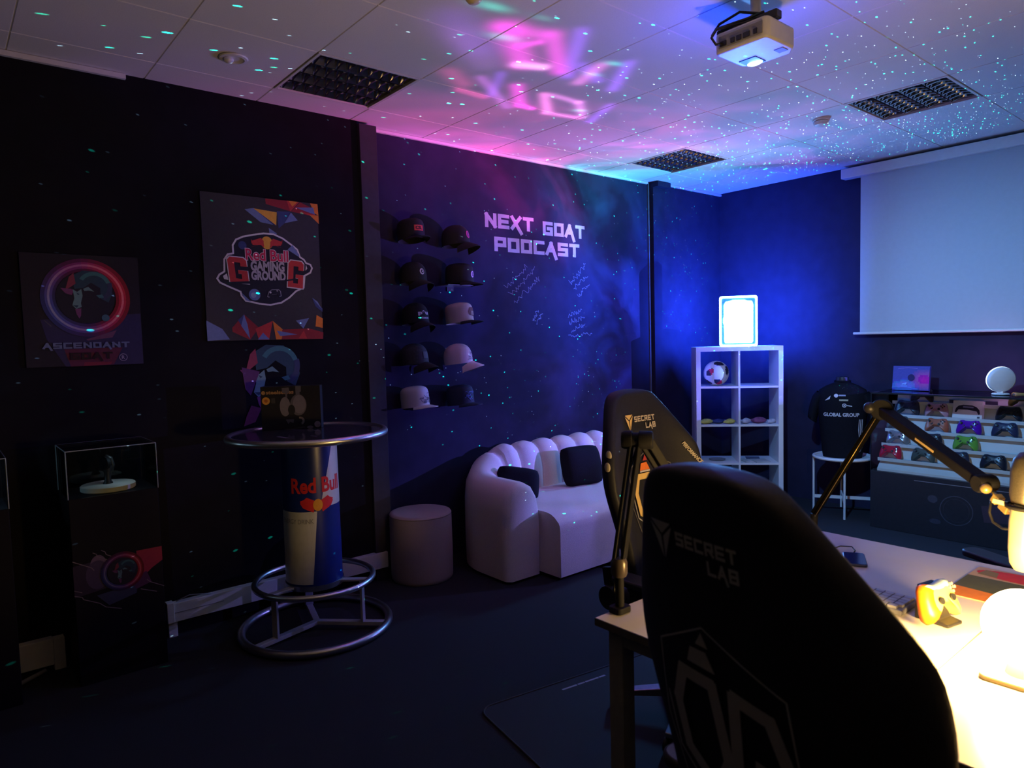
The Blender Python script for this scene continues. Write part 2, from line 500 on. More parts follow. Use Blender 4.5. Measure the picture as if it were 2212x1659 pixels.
# suspended ceiling: 0.6 m tiles with bevelled edges, openings where the light units sit
TX, TY = -3.894, .3516
OPEN = {(0, 2), (0, 7), (3, 7)}
mb = MB()
for i in range(-1, 10):
    for j in range(-6, 10):
        if (i, j) in OPEN: continue
        x0, x1 = TX + .6 * i, TX + .6 * (i + 1); y0, y1 = TY + .6 * j, TY + .6 * (j + 1)
        x0 = max(x0, XB - .05); g = .0015; b = .003
        x0 += g; x1 -= g; y0 += g; y1 -= g
        vs = [(x0, y0, H + .004), (x1, y0, H + .004), (x1, y1, H + .004), (x0, y1, H + .004), (x0 + b, y0 + b, H), (x1 - b, y0 + b, H), (x1 - b, y1 - b, H), (x0 + b, y1 - b, H)]
        mb.add(vs, [(7, 6, 5, 4), (0, 1, 5, 4), (1, 2, 6, 5), (2, 3, 7, 6), (3, 0, 4, 7)])
for i in range(-1, 10):
    for j in range(-6, 10):
        if (i, j) in OPEN: continue
        x0, x1 = TX + .6 * i, TX + .6 * (i + 1); y0, y1 = TY + .6 * j, TY + .6 * (j + 1)
        mb.add([(x0, y0, H + .004), (x1, y0, H + .004), (x1, y1, H + .004), (x0, y1, H + .004)], [(0, 1, 2, 3)])
struct(mb.build('ceiling', CEIL))

# ------------------------------------------------------------------ louvred light units (switched off)
MIRROR = mat('louvre_mirror', (.70, .70, .70), .13, 1, var=.03)
def louvre_light(cell, rz, label):
    cx, cy = TX + .6 * (cell[0] + .5), TY + .6 * (cell[1] + .5)
    t = thing('ceiling_light', label, 'ceiling light', (cx, cy, H), rz, 'louvred ceiling lights')
    a = .297
    f = MB()
    for lo, hi in (((-a, -a, -.004), (a, -a + .016, .012)), ((-a, a - .016, -.004), (a, a, .012)), ((-a, -a + .016, -.004), (-a + .016, a - .016, .012)), ((a - .016, -a + .016, -.004), (a, a - .016, .012))): f.box(lo, hi)
    f.build('frame', WHITEP, t, bevel=.002)
    h = MB(); b = a - .012
    h.box((-b, -b, .075), (b, b, .085))
    for lo, hi in (((-b, -b, .012), (b, -b + .004, .075)), ((-b, b - .004, .012), (b, b, .075)), ((-b, -b, .012), (-b + .004, b, .075)), ((b - .004, -b, .012), (b, b, .075))): h.box(lo, hi)
    h.build('housing', GREYP, t)
    # four mirror troughs side by side in x, split by curved fins
    w = (2 * b - .01) / 4
    for k in range(4):
        x0 = -b + .005 + k * w
        r = MB()
        n = 9
        rows = []
        for e in (-b + .006, b - .006):
            row = []
            for i in range(n):
                u = -1 + 2 * i / (n - 1)
                row.append((x0 + w / 2 + u * (w / 2 - .004), e, .004 + .058 * (1 - abs(u) ** 2.2)))
            rows.append(row)
        r.grid(rows)
        for i in range(9):
            y = -b + .03 + (2 * b - .06) * i / 8
            hh = .040
            prof = [(-1, .003), (-.5, .010), (0, .014), (.5, .010), (1, .003)]
            top = [(x0 + w / 2 + u * (w / 2 - .006), y, .003 + .045 * (1 - abs(u) ** 2) + .002) for u, z in prof]
            botl = [(x0 + w / 2 + u * (w / 2 - .006), y - .005, z) for u, z in prof]
            botr = [(x0 + w / 2 + u * (w / 2 - .006), y + .005, z) for u, z in prof]
            r.grid([botl, top, botr, botl])
        r.build('reflector', MIRROR, t, smooth=30)
        tb = MB().tube([(x0 + w / 2, -b + .02, .05), (x0 + w / 2, b - .02, .05)], .008, 10)
        tb.build('tube', WHITEP, t, smooth=180)
    return t
louvre_light((0, 2), pi / 2 * 0, 'dark mirror louvre ceiling light nearest the poster wall front, above the round table')
louvre_light((0, 7), 0, 'mirror louvre ceiling light glowing blue in the far corner above the sofa wall')
louvre_light((3, 7), 0, 'mirror louvre ceiling light in front of the projection screen')

t = thing('recessed_speaker', 'small round white recessed fitting in the ceiling beside the louvre light', 'ceiling fitting', (-3.60, 1.24, H))
MB().lathe([(.062, 0), (.07, -.004), (.066, -.010), (.052, -.012), (.050, -.004)], 32).build('ring', WHITEP, t, smooth=40)
MB().lathe([(.050, -.004), (.047, -.001), (.0, -.0005)], 32, caps=False).build('cavity', BLACKP, t, smooth=40)
MB().ball((-.012, -.02, -.012), (.024, .024, .016)).build('eyeball', WHITEP, t, smooth=180)

t = thing('smoke_detector', 'round white smoke detector on the ceiling in front of the screen', 'smoke detector', (-2.33, 4.745, H))
MB().lathe([(.055, 0), (.055, -.012), (.050, -.014)], 32).build('base', WHITEP, t, smooth=40)
MB().lathe([(.046, -.016), (.05, -.022), (.044, -.040), (.030, -.046), (0, -.047)], 32, caps=False).build('cover', WHITEP, t, smooth=40)
MB().lathe([(.0445, -.013), (.0445, -.023)], 32, caps=False).build('vent', BLACKP, t)

t = thing('motion_sensor', 'round cream motion sensor on the ceiling at the picture top beside the pink lettering', 'sensor', (-2.345, 1.80, H))
MB().lathe([(.05, 0), (.052, -.012), (.046, -.024), (.036, -.028)], 32).build('base', WHITEP, t, smooth=40)
MB().lathe([(.036, -.028), (.034, -.040), (.024, -.052), (.0, -.056)], 32, caps=False).build('lens', mat('sensor_lens', (.7, .62, .4), .3, var=.05), t, smooth=50)

# ------------------------------------------------------------------ ceiling projector
t = thing('ceiling_projector', 'white projector hanging from the ceiling with dangling black cables', 'projector', (-1.655, 2.79, 2.80))
b = MB()
pl = [(-.125, -.11), (-.11, -.125), (.11, -.125), (.125, -.11), (.125, .085), (.09, .13), (-.09, .13), (-.125, .085)]
b.prism(pl, 0, .088)
b.build('body', WHITEP, t, bevel=.012, smooth=40)
MB().box((-.10, -.130, .018), (.105, -.1255, .068)).build('connector_panel', GREYP, t, bevel=.002)
for x, w_ in ((-.075, .03), (-.03, .018), (.0, .022), (.035, .03), (.075, .016)):
    MB().box((x - w_ / 2, -.1345, .024), (x + w_ / 2, -.130, .044)).build('socket', BLACKP, t)
MB().box((-.095, .02, -.004), (-.015, .105, .0005)).build('lens_recess', BLACKP, t)
MB().lathe([(.0, 0), (.022, .001), (.034, .006), (.036, .010)], 28, Matrix.Translation((-.056, .085, -.012)) @ Matrix.Diagonal((1, .6, 1, 1))).build('lens', mat('projector_lens', (.5, .75, 1), .1, emit=26, emit_rgb=(.35, .70, 1)), t, smooth=60)
MB().box((.065, .03, -.003), (.105, .075, .0005)).build('label_plate', GREYP, t)
MB().lathe([(.012, 0), (.012, .012), (.008, .016)], 16, Matrix.Translation((-.11, -.105, .088))).build('foot', BLACKP, t)
p = MB(); p.box((-.06, -.05, .088), (.06, .06, .097)); p.tube([(0, 0, .09), (0, 0, .235)], .022, 18)
p.box((-.055, -.055, .236), (.055, .055, .2445)); p.bar((-.05, -.04, .093), (.0, 0, .16), .014, .004); p.bar((.05, .04, .093), (.0, 0, .16), .014, .004)
p.build('ceiling_mount', WHITEP, t, smooth=40)
MB().tube([(.03, -.02, .15), (-.04, -.06, .17), (-.12, -.09, .14), (-.15, -.10, .10), (-.12, -.12, .11), (0, -.06, .13), (.05, -.02, .15)], .006, 8).build('cable_loop', BLACKP, t, smooth=180)
MB().tube([(.06, .0, .12), (.02, -.04, .12), (-.06, -.10, .11), (-.105, -.135, .10), (-.11, -.165, .06), (-.095, -.155, .03), (-.075, -.136, .032)], .0055, 8).build('power_cable', BLACKP, t, smooth=180)
MB().tube([(.09, .01, .13), (.03, -.03, .115), (-.03, -.08, .098), (-.1, -.1, .105), (-.06, -.06, .125), (.04, -.02, .13), (.09, .01, .13)], .009, 8).build('video_cable', BLACKP, t, smooth=180)
MB().box((.03, -.045, .10), (.12, .0, .135)).build('cable_adapter', BLACKP, t, bevel=.005)

# ------------------------------------------------------------------ projection screen
t = thing('projection_screen', 'large white pull-down projection screen on the back wall', 'projection screen', (-1.4, 6.28, 0))
MB().box((-1.485, -.045, 2.935), (1.5, .045, 3.02)).build('casing', WHITEP, t, bevel=.006)
MB().box((-1.33, -.003, 1.585), (1.36, .003, 2.94)).build('screen_cloth', mat('screen_white', (.46, .50, .54), .95, var=.02), t)
MB().tube([(-1.385, 0, 1.574), (1.41, 0, 1.574)], .012, 12).build('bottom_bar', WHITEP, t, smooth=40)

# ------------------------------------------------------------------ cable trunking on the left wall
t = thing('cable_trunking', 'white cable trunking low on the wall behind the round table', 'cable trunking', (XA, .9, 0))
MB().box((0, .03, .085), (.05, 1.38, .19)).build('channel', WHITEP, t, bevel=.003)
MB().box((.05, .03, .136), (.052, .30, .139)).build('seam', GREYP, t)
MB().box((0, -.002, .085), (.056, .035, .198)).build('end_cap', WHITEP, t, bevel=.003)
MB().box((0, .004, 0), (.04, .05, .085)).build('leg', WHITEP, t, bevel=.002)
MB().tube([(.03, .05, .195), (.035, .12, .215), (.03, .20, .20), (.03, .24, .192)], .003, 8).build('cable', GREYP, t, smooth=180)
t2 = thing('cable_trunking', 'short white cable trunking in the dark gap left of the glass case pedestal', 'cable trunking', (XA, -.6, 0))
MB().box((0, .825, .03), (.05, .97, .165)).build('channel', WHITEP, t2, bevel=.003)
MB().box((0, .97, 0), (.052, 1.02, .16)).build('end_cap', WHITEP, t2, bevel=.003)
tag(MB().tube([(-3.95, -.6, .012), (-3.9, -.2, .012), (-3.93, .08, .012), (-4.02, .22, .012), (-4.08, .33, .02)], .011, 8).build('floor_cable', GREYP, smooth=180), 'thin grey cable lying on the carpet in the dark lower left', 'cable')
t3 = thing('cable_trunking', 'white cable trunking with a black plug behind the pouf', 'cable trunking', (XA, 2.3, 0))
MB().box((-.088, .03, .085), (-.058, .34, .19)).build('channel', WHITEP, t3, bevel=.003)
MB().box((-.058, .0, .16), (-.02, .07, .20)).build('plug', BLACKP, t3, bevel=.004)
MB().tube([(-.035, .05, .20), (-.035, .09, .22), (-.04, .12, .25)], .004, 8).build('cable', BLACKP, t3, smooth=180)

# ------------------------------------------------------------------ posters on the left wall (local +x runs along the wall, -y faces the room)
WALLROT = pi / 2
def quad_uv(TL, TR, BR, BL, w, h):
    """bilinear design grid: positions read off a sheet of artwork -> metres on the print"""
    def f(x, y):
        u, v = .5, .5
        for _ in range(12):
            px = (1 - u) * (1 - v) * TL[0] + u * (1 - v) * TR[0] + u * v * BR[0] + (1 - u) * v * BL[0] - x
            py = (1 - u) * (1 - v) * TL[1] + u * (1 - v) * TR[1] + u * v * BR[1] + (1 - u) * v * BL[1] - y
            xu = (1 - v) * (TR[0] - TL[0]) + v * (BR[0] - BL[0]); xv = (1 - u) * (BL[0] - TL[0]) + u * (BR[0] - TR[0])
            yu = (1 - v) * (TR[1] - TL[1]) + v * (BR[1] - BL[1]); yv = (1 - u) * (BL[1] - TL[1]) + u * (BR[1] - TR[1])
            det = xu * yv - xv * yu
            u -= (px * yv - xv * py) / det; v -= (xu * py - px * yu) / det
        return (u * w, (1 - v) * h)
    return f

PW, PH = .698, .842
t = thing('gaming_poster', 'black poster with round red and white emblem and coloured shards', 'poster', (XA + .002, 1.2, 1.638), WALLROT)
MB().box((0, -.010, 0), (PW, 0, PH)).build('board', ink((.045, .042, .05)), t)
q = quad_uv((45, 75), (1195, 185), (1265, 1535), (125, 1550), PW, PH)
A = Art()
dr, rd, og, bl, nv, dk = ink((.30, .03, .04)), ink((.55, .05, .05)), ink((.80, .24, .04)), ink((.16, .22, .45)), ink((.05, .07, .20)), ink((.02, .02, .035))
yl, wh, gl = ink((.80, .42, .06)), ink((.72, .70, .72)), ink((.30, .32, .36))
P = lambda *pts: [q(*p) for p in pts]
for col, pts in ((dr, [(655, 137), (970, 165), (915, 262), (660, 190)]), (rd, [(870, 155), (1000, 168), (910, 262)]), (og, [(890, 157), (985, 166), (930, 215)]),
                 (dr, [(915, 262), (1010, 170), (1165, 240), (1110, 300)]), (rd, [(1000, 262), (1165, 290), (1205, 330), (1110, 300)]), (og, [(1115, 180), (1195, 187), (1207, 300), (1165, 280)]),
                 (og, [(1110, 295), (1207, 300), (1213, 385)]), (bl, [(960, 222), (1150, 222), (1168, 292)]), (bl, [(915, 272), (985, 350), (850, 378)]),
                 (nv, [(540, 235), (770, 270), (765, 405), (640, 330)]), (bl, [(455, 245), (540, 232), (735, 395), (610, 370)]), (yl, [(540, 235), (770, 272), (765, 400)]), (bl, [(690, 425), (770, 480), (765, 500), (700, 490)]), (nv, [(770, 260), (910, 265), (850, 380), (790, 430)]),
                 (bl, [(110, 1345), (255, 1430), (325, 1535), (123, 1548)]), (dr, [(345, 1420), (455, 1285), (600, 1420), (515, 1540), (350, 1460)]), (nv, [(400, 1345), (455, 1285), (515, 1535)]), (bl, [(455, 1285), (490, 1390), (515, 1530), (430, 1400)]),
                 (rd, [(565, 1430), (735, 1352), (700, 1540), (600, 1540)]), (bl, [(590, 1538), (640, 1470), (705, 1537)]), (og, [(735, 1352), (850, 1450), (825, 1538), (770, 1538)]), (dr, [(830, 1440), (1110, 1430), (1265, 1470), (1262, 1535), (830, 1538)]),
                 (bl, [(775, 1450), (990, 1490), (810, 1505)]), (rd, [(1000, 1530), (1055, 1450), (1090, 1532)]), (bl, [(970, 1350), (1110, 1325), (1050, 1430)]), (nv, [(1140, 1120), (1255, 1230), (1255, 1265), (1180, 1210)]), (bl, [(1140, 1120), (1200, 1160), (1250, 1240)]), (og, [(1190, 1295), (1258, 1330), (1258, 1425), (1180, 1410)])):
    A.poly(P(*pts), col)
A.up()
out = [(205, 930), (225, 890), (270, 860), (268, 740), (300, 690), (350, 680), (345, 600), (375, 545), (440, 515), (540, 495), (640, 482), (740, 490), (830, 530), (915, 590), (980, 640), (1010, 715), (1050, 740), (1075, 775), (1120, 790), (1138, 825), (1120, 870), (1060, 900), (1050, 1020), (970, 1055), (900, 1120), (820, 1170), (710, 1192), (600, 1180), (540, 1165), (470, 1150), (430, 1100), (420, 1060), (300, 1005), (230, 970)]
A.poly(P(*out), dk); A.up()
A.line(P(*out), .010, wh, closed=True)
A.poly(P((880, 640), (930, 595), (1000, 690), (1000, 715)), bl); A.disc(q(435, 600), .024, nv); A.disc(q(555, 1090), .034, bl); A.disc(q(545, 1095), .016, ink((.3, .42, .6)))
A.poly(P((430, 1070), (500, 1140), (520, 1160), (470, 1145)), bl)
A.up()
# bulls and sun
A.disc(q(672, 575), .034, yl, ry=.038)
for sgn in (-1, 1):
    X = lambda x, y: q(672 + sgn * x, y + sgn * 4)
    A.poly([X(20, 575), X(60, 530), X(150, 560), X(140, 600), X(60, 600), X(30, 625)], rd)
    A.poly([X(140, 570), X(155, 540), X(150, 590)], rd); A.poly([X(60, 590), X(165, 625), X(100, 605)], rd)
A.up(); A.disc(q(672, 580), .020, yl, ry=.032); A.up()
def fit(s, x0, y0, x1, y1, m, bold):
    a = q(x0, y1); b_ = q(x1, y0)
    A.text(s, a[0], a[1], b_[0] - a[0], b_[1] - a[1], m, bold)
fit('Red Bull', 462, 650, 888, 752, ink((.75, .62, .68)), .06); A.up(); fit('Red Bull', 468, 655, 882, 746, ink((.62, .03, .10)), .02)
fit('GAMING', 515, 768, 845, 852, ink((.46, .45, .50)), .05); fit('GROUND', 522, 862, 858, 945, ink((.46, .45, .50)), .05)
def bigG(x0, y0, w, h, m, tk, sl):
    pts = [((1, .22), (1, .10), (.85, 0), (.15, 0), (0, .12), (0, 1.0), (1, 1), (1, .5), (.5, .5), (.5, .64), (.66, .64), (.66, .84), (.34, .84), (.34, .2), (.66, .2), (.66, .34), (1, .34))]
    A.poly([q(x0 + u * w + v * sl, y0 + v * h + u * 20) for u, v in pts[0]], m)
bigG(278, 700, 195, 270, wh, 0, 36); bigG(880, 735, 175, 285, wh, 0, -8); A.up()
bigG(288, 710, 178, 252, rd, 0, 34); bigG(890, 745, 157, 265, rd, 0, -8)
pad = [(690, 1060), (720, 1038), (790, 1036), (812, 1055), (820, 1105), (800, 1112), (775, 1085), (720, 1090), (695, 1120), (675, 1112)]
A.poly(P(*pad), gl); A.up(); A.poly([q(x + (747 - x) * .12, y + (1072 - y) * .16) for x, y in pad], dk); A.disc(q(708, 1068), .006, wh); A.disc(q(775, 1052), .005, gl)
A.poly(P((255, 905), (290, 880), (305, 945), (265, 935)), wh); A.poly(P((1070, 790), (1085, 830), (1065, 850)), wh)
A.poly(P((300, 965), (510, 955), (850, 945), (960, 925), (960, 945), (640, 985), (330, 980)), dk)
A.build('printed_artwork', t, base=.010)

PW2, PH2 = .52, .565
t = thing('ring_poster', 'dark poster with glowing red and blue ring around a goat head', 'poster', (XA + .002, .345, 1.525), WALLROT)
RB = ink((.016, .013, .026))
MB().box((0, -.010, 0), (PW2, 0, PH2)).build('board', RB, t)
q2 = quad_uv((122, 125), (1500, 275), (1605, 1520), (195, 1545), PW2, PH2)
P2 = lambda *pts: [q2(*p) for p in pts]
def ring_art(A, c, r, w, k=1.0, asp=1.0):
    n = 40
    for i in range(n):
        a = 2 * pi * i / n
        red = max(0, cos(a - .1)) ** .8; blue = max(0, cos(a - pi - .5)) ** .9; pnk = max(0, 1 - red - blue)
        base = (k * (.42 * red + .05 * blue + .15 * pnk), k * (.02 * red + .06 * blue + .02 * pnk), k * (.04 * red + .24 * blue + .12 * pnk))
        hot = (k * (.62 * red + .20 * blue + .30 * pnk), k * (.14 * red + .20 * blue + .10 * pnk), k * (.15 * red + .34 * blue + .24 * pnk))
        aa = (a - pi / n, a + pi / n)
        A.layer = 0; A.ring(c, r - w * 2.4, r + w * 2.6, ink([x * .45 for x in base]), 2, *aa, asp=asp)
        A.layer = 1; A.ring(c, r - w * 1.3, r + w * 1.2, ink(base), 2, *aa, asp=asp)
        A.layer = 2; A.ring(c, r - w * .38, r + w * .38, ink(hot), 2, *aa, asp=asp)
    A.layer = 3
def goat_head(A, c, s, k=1.0):
    X = lambda x, y: (c[0] + x * s, c[1] + y * s)
    sk, dk_, pu, tl = ink((.16 * k, .30 * k, .34 * k)), ink((.03 * k, .07 * k, .12 * k)), ink((.22 * k, .06 * k, .20 * k)), ink((.06 * k, .20 * k, .24 * k))
    A.poly([X(-.35, .75), (X(.0, .95)), X(.5, .92), X(.85, .55), X(.95, .1), X(.8, -.25), X(.55, -.1), X(.55, .3), X(.25, .5), X(0, .3), X(-.3, .25)], dk_)
    A.up()
    A.ring(X(.36, .35), .42 * s, .56 * s, tl, 16, .3, 2.6); A.ring(X(.36, .35), .44 * s, .60 * s, ink((.05 * k, .06 * k, .14 * k)), 16, -1.0, .3)
    A.poly([X(-.45, .70), X(-.30, .85), X(-.25, .45), X(-.45, .3), X(-.6, .2)], ink((.30 * k, .05 * k, .10 * k)))
    A.poly([X(-.75, .28), X(-.4, .25), X(-.32, .18), X(-.4, .02), X(-.6, .08)], pu)
    A.poly([X(-.36, .24), X(-.22, .14), X(-.08, .25), X(-.05, .0), X(-.12, -.28), X(-.10, -.42), X(-.28, -.5), X(-.40, -.36), X(-.32, -.1)], sk)
    A.poly([X(-.02, .26), X(.15, .34), X(.34, .16), (X(.16, .2)), X(.02, .18)], sk)
    A.poly([X(.40, .02), X(.6, .06), X(.66, -.05), X(.5, -.08)], tl)
    A.poly([X(-.32, -.5), X(-.12, -.48), X(-.14, -.75), X(-.20, -.86), X(-.28, -.7)], pu)
    A.up()
    A.poly([X(-.38, -.36), X(-.20, -.36), X(-.26, -.46)], dk_); A.poly([X(-.25, .12), X(-.14, .06), X(-.2, .02)], dk_)
A = Art()
A.poly(P2((350, 960), (1550, 930), (1600, 1520), (640, 1540), (420, 1200)), ink((.03, .025, .09))); A.poly(P2((620, 1330), (1330, 1320), (1220, 1525), (700, 1540)), ink((.12, .02, .06)))
A.poly(P2((880, 1215), (1250, 1115), (1200, 1200), (900, 1230)), ink((.16, .06, .13))); A.poly(P2((860, 1490), (1200, 1490), (1180, 1525), (850, 1535)), ink((.22, .02, .05)))
A.poly(P2((390, 960), (480, 1040), (470, 1050), (395, 975)), ink((.08, .07, .1)))
ring_art(A, q2(880, 715), .165, .013, 1.5)
A.disc(q2(870, 715), .130, ink((.018, .016, .034))); A.up()
goat_head(A, q2(850, 690), .135, .8); A.up()
A.disc(q2(1110, 965), .018, ink((.06, .14, .2))); A.up()
a = q2(375, 1320); A.strokes('ASCENDANT', a[0], a[1], .385, .030, ink((.14, .17, .30)), t=.24)
a = q2(690, 1460); A.strokes('GOAT', a[0], a[1], .19, .036, ink((.022, .008, .016)), t=.26)
c = q2(1335, 1440); A.ring(c, .0165, .0195, ink((.32, .28, .42)), 28); A.text('R', c[0] - .008, c[1] - .0095, .016, .019, ink((.32, .28, .42)), .03)
A.build('printed_artwork', t, base=.010)

t = thing('goat_sticker', 'wall sticker of a teal and purple goat head below the emblem poster', 'wall sticker', (XA, 1.33, 1.13), WALLROT)
A = Art(.0008)
goat_head(A, (.205, .275), .215, 1.0)
A.poly([(.10, .12), (.16, .10), (.12, .02), (.05, .0), (.07, .06)], ink((.16, .03, .10)))
A.poly([(.055, .35), (.16, .32), (.10, .18), (.07, .22)], ink((.10, .03, .14)))
A.build('printed_vinyl', t)

# ------------------------------------------------------------------ display pedestals with glass boxes
PED = mat('pedestal_black', (.007, .006, .009), .6, var=.1, spec=.15)
def pedestal(y0, label, art):
    t = thing('display_pedestal', label, 'display case', (-3.8, y0, 0), WALLROT, 'glass topped display pedestals')
    w, d, zt = .385, .33, .905
    MB().box((0, 0, 0), (w, d, zt)).build('plinth', PED, t, bevel=.003)
    g = MB(); h = 1.13 - zt; e = .004
    for lo, hi in (((0, 0, zt), (w, e, 1.13)), ((0, d - e, zt), (w, d, 1.13)), ((0, e, zt), (e, d - e, 1.13)), ((w - e, e, zt), (w, d - e, 1.13)), ((0, 0, 1.13), (w, d, 1.13 + e))): g.box(lo, hi)
    g.build('glass_box', GLASS, t)
    ed = MB(); EDG = mat('glass_edge', (.35, .42, .42), .25, var=.05)
    for x in (0, w):
        for y in (0, d): ed.tube([(x, y, zt), (x, y, 1.132)], .0024, 6)
    for a, b in (((0, 0), (w, 0)), ((w, 0), (w, d)), ((w, d), (0, d)), ((0, d), (0, 0))): ed.tube([(*a, 1.132), (*b, 1.132)], .0024, 6)
    ed.build('glass_edges', EDG, t)
    if art:
        A = Art()
        ox, oz = 0, .335
        A.poly([(.0, oz + .25), (.11, oz + .26), (.16, oz + .12), (.0, oz + .10)], ink((.03, .02, .04)))
        A.disc((.105, oz + .235), .035, ink((.14, .09, .14)), ry=.05); A.disc((.10, oz + .19), .05, ink((.06, .04, .08)), ry=.07)
        A.poly([(.27, oz + .27), (.385, oz + .27), (.385, oz + .20), (.335, oz + .17), (.30, oz + .14), (.27, oz + .19)], ink((.26, .02, .05)))
        A.poly([(.09, oz + .09), (.27, oz + .11), (.26, oz + .06), (.14, oz + .03)], ink((.035, .04, .08))); A.poly([(.24, oz + .13), (.31, oz + .16), (.33, oz + .10), (.26, oz + .08)], ink((.07, .02, .07)))
        A.up()
        ln = ink((.17, .13, .15))
        for pts in ([(.0, .40), (.075, .355), (.085, .34)], [(.085, .425), (.10, .415), (.10, .405), (.15, .375)], [(.12, .43), (.135, .42), (.14, .405), (.165, .39)], [(.0, .26), (.03, .245)], [(.0, .235), (.03, .222), (.035, .21), (.10, .175), (.125, .15), (.19, .125)], [(.31, .24), (.325, .225), (.385, .19)], [(.28, .20), (.35, .17)]):
            A.line([(x, y + oz - .125) for x, y in pts], .0035, ln)
        A.up()
        ring_art(A, (.205, oz + .185), .078, .0065, .62)
        A.disc((.205, oz + .185), .066, ink((.016, .012, .026))); A.up(); goat_head(A, (.205, oz + .18), .062, .45)
        A.build('printed_front', t)
    return t
pedestal(.44, 'black pedestal with glass box and printed red ring on its front', True)
pedestal(-.17, 'black glass topped pedestal cut by the left edge of the picture', False)
def turntable(y, label):
    tt = thing('display_turntable', label, 'turntable', (-3.955, y, .9055), 0, 'turntables in the glass boxes')
    MB().lathe([(.0, 0), (.118, 0), (.122, .004), (.122, .024), (.117, .028), (0, .028)], 44, caps=False).build('disc', mat('turntable_white', (.72, .73, .64), .5, var=.03), tt, smooth=40)
    return tt
turntable(.632, 'white round turntable inside the glass box of the printed pedestal')
turntable(.06, 'white round turntable in the glass box at the left picture edge')
def watch(y, label):
    w = thing('watch_stand', label, 'watch', (-3.955, y, .9338), radians(25), 'small exhibits on the turntables')
    MB().lathe([(.022, 0), (.022, .004), (.016, .012), (.014, .05), (.02, .075), (.02, .09)], 22).build('stand', BLACKP, w, smooth=50)
    MB().lathe([(.03, -.012), (.034, -.008), (.034, .008), (.03, .012)], 26, Matrix.Translation((0, -.01, .105)) @ Matrix.Rotation(pi / 2, 4, 'X')).build('watch_case', BLACKM, w, smooth=40)
    MB().tube([(.0, -.01, .14), (.0, .02, .125), (0, .03, .09), (0, .02, .06)], .011, 8).build('strap', BLACKP, w, smooth=180)
watch(.632, 'small black object on a stand on the turntable of the printed pedestal')
watch(.06, 'small black object on a stand in the glass box at the left picture edge')

# ------------------------------------------------------------------ round bar table
TC = Vector((-3.68, 1.575, 0))
t = thing('bar_table', 'round chrome rimmed bar table with energy drink can column and ring base', 'bar table', TC)
R_ = .437
MB().lathe([(0, 1.098), (R_ - .028, 1.098), (R_ - .028, 1.116), (0, 1.116)], 64, caps=False).build('tabletop', mat('table_top_dark', (.05, .045, .06), .12, var=.1, coat=.5), t)
MB().tube([((R_ - .019) * cos(2 * pi * i / 64), (R_ - .019) * sin(2 * pi * i / 64), 1.107) for i in range(64)], .0195, 14, True).build('rim', CHROME, t, smooth=180)
for k, (x, y, w_, h_) in enumerate(((.16, -.06, .05, .012), (.05, -.20, .10, .02), (-.05, .05, .06, .012))):
    A = Art(); A.poly([(x, y), (x + w_, y + .01), (x + w_, y + h_ + .01), (x, y + h_)], ink((.16, .12, .16)))
    A.build('tabletop_print', t, fn=lambda u, v, e: (u, v, 1.1163 + e))
BLUE, SILVER = mat('can_blue', (.008, .022, .19), .32, var=.06), mat('can_silver', (.58, .60, .62), .38, .15, var=.04)
cr = lambda z: .150 + .005 * (1.09 - z) / .8
MB().lathe([(cr(z), z) for z in (.29, .30, .5, .7, .9, 1.09)] , 48).build('column', BLUE, t, smooth=40)
CAM0 = atan2(-1.575, 3.68)
def on_can(u, v, e):        # u = angle (radians, + to the viewer's right), v = height
    a = CAM0 + u
    r = cr(v) + e
    return (r * cos(a), r * sin(a), v)
A = Art(.0006)
A.poly([(-1.9, .30), (-.06, .30), (.18, .70), (-1.9, .70)], SILVER)
A.poly([(.95, 1.088), (2.4, 1.088), (2.4, .80), (.42, .80)], SILVER)
A.poly([(.42, .80), (2.4, .80), (2.4, .72), (.75, .72), (.34, .74)], SILVER)
A.up()
A.text('Red Bull', -.72, .80, 1.95, .085, RED, .03)
A.text('ENERGY DRINK', -1.25, .635, 1.30, .026, ink((.25, .26, .30)), .01)
for sg in (-1, 1):
    X = lambda x, y: (.22 + sg * x, .735 + y)
    A.poly([X(.06, .02), X(.18, .03), X(.38, .045), X(.62, .012), X(.52, -.012), X(.40, -.022), X(.28, -.030), X(.16, -.040)], RED)
    A.poly([X(.34, .04), X(.62, .025), X(.56, .0)], RED)
A.up(); A.disc((.22, .735), .17, ink((.75, .34, .04)), ry=.033)
A.build('can_print', t, fn=on_can, fine=.06)
MB().tube([(.322 * cos(2 * pi * i / 56), .322 * sin(2 * pi * i / 56), .285) for i in range(56)], .0165, 12, True).build('foot_ring', CHROME, t, smooth=180)
MB().tube([(.402 * cos(2 * pi * i / 56), .402 * sin(2 * pi * i / 56), .0235) for i in range(56)], .023, 12, True).build('base_ring', STEEL, t, smooth=180)
MB().lathe([(0, .262), (.16, .262), (.16, .29), (0, .29)], 40, caps=False).build('column_plate', STEEL, t, smooth=40)
for k in range(3):
    a = radians(-75 + 120 * k)
    c, s = cos(a), sin(a)
    MB().bar((.0, 0, .032), (.395 * c, .395 * s, .032), .036, .022).build('base_spoke', SPOKE, t, bevel=.002)
    MB().bar((.27 * c, .27 * s, .04), (.27 * c, .27 * s, .276), .045, .014, up=(c, s, 0)).build('upright', SPOKE, t, bevel=.002)
    MB().bar((.15 * c, .15 * s, .277), (.315 * c, .315 * s, .281), .04, .012).build('ring_spoke', SPOKE, t, bevel=.002)

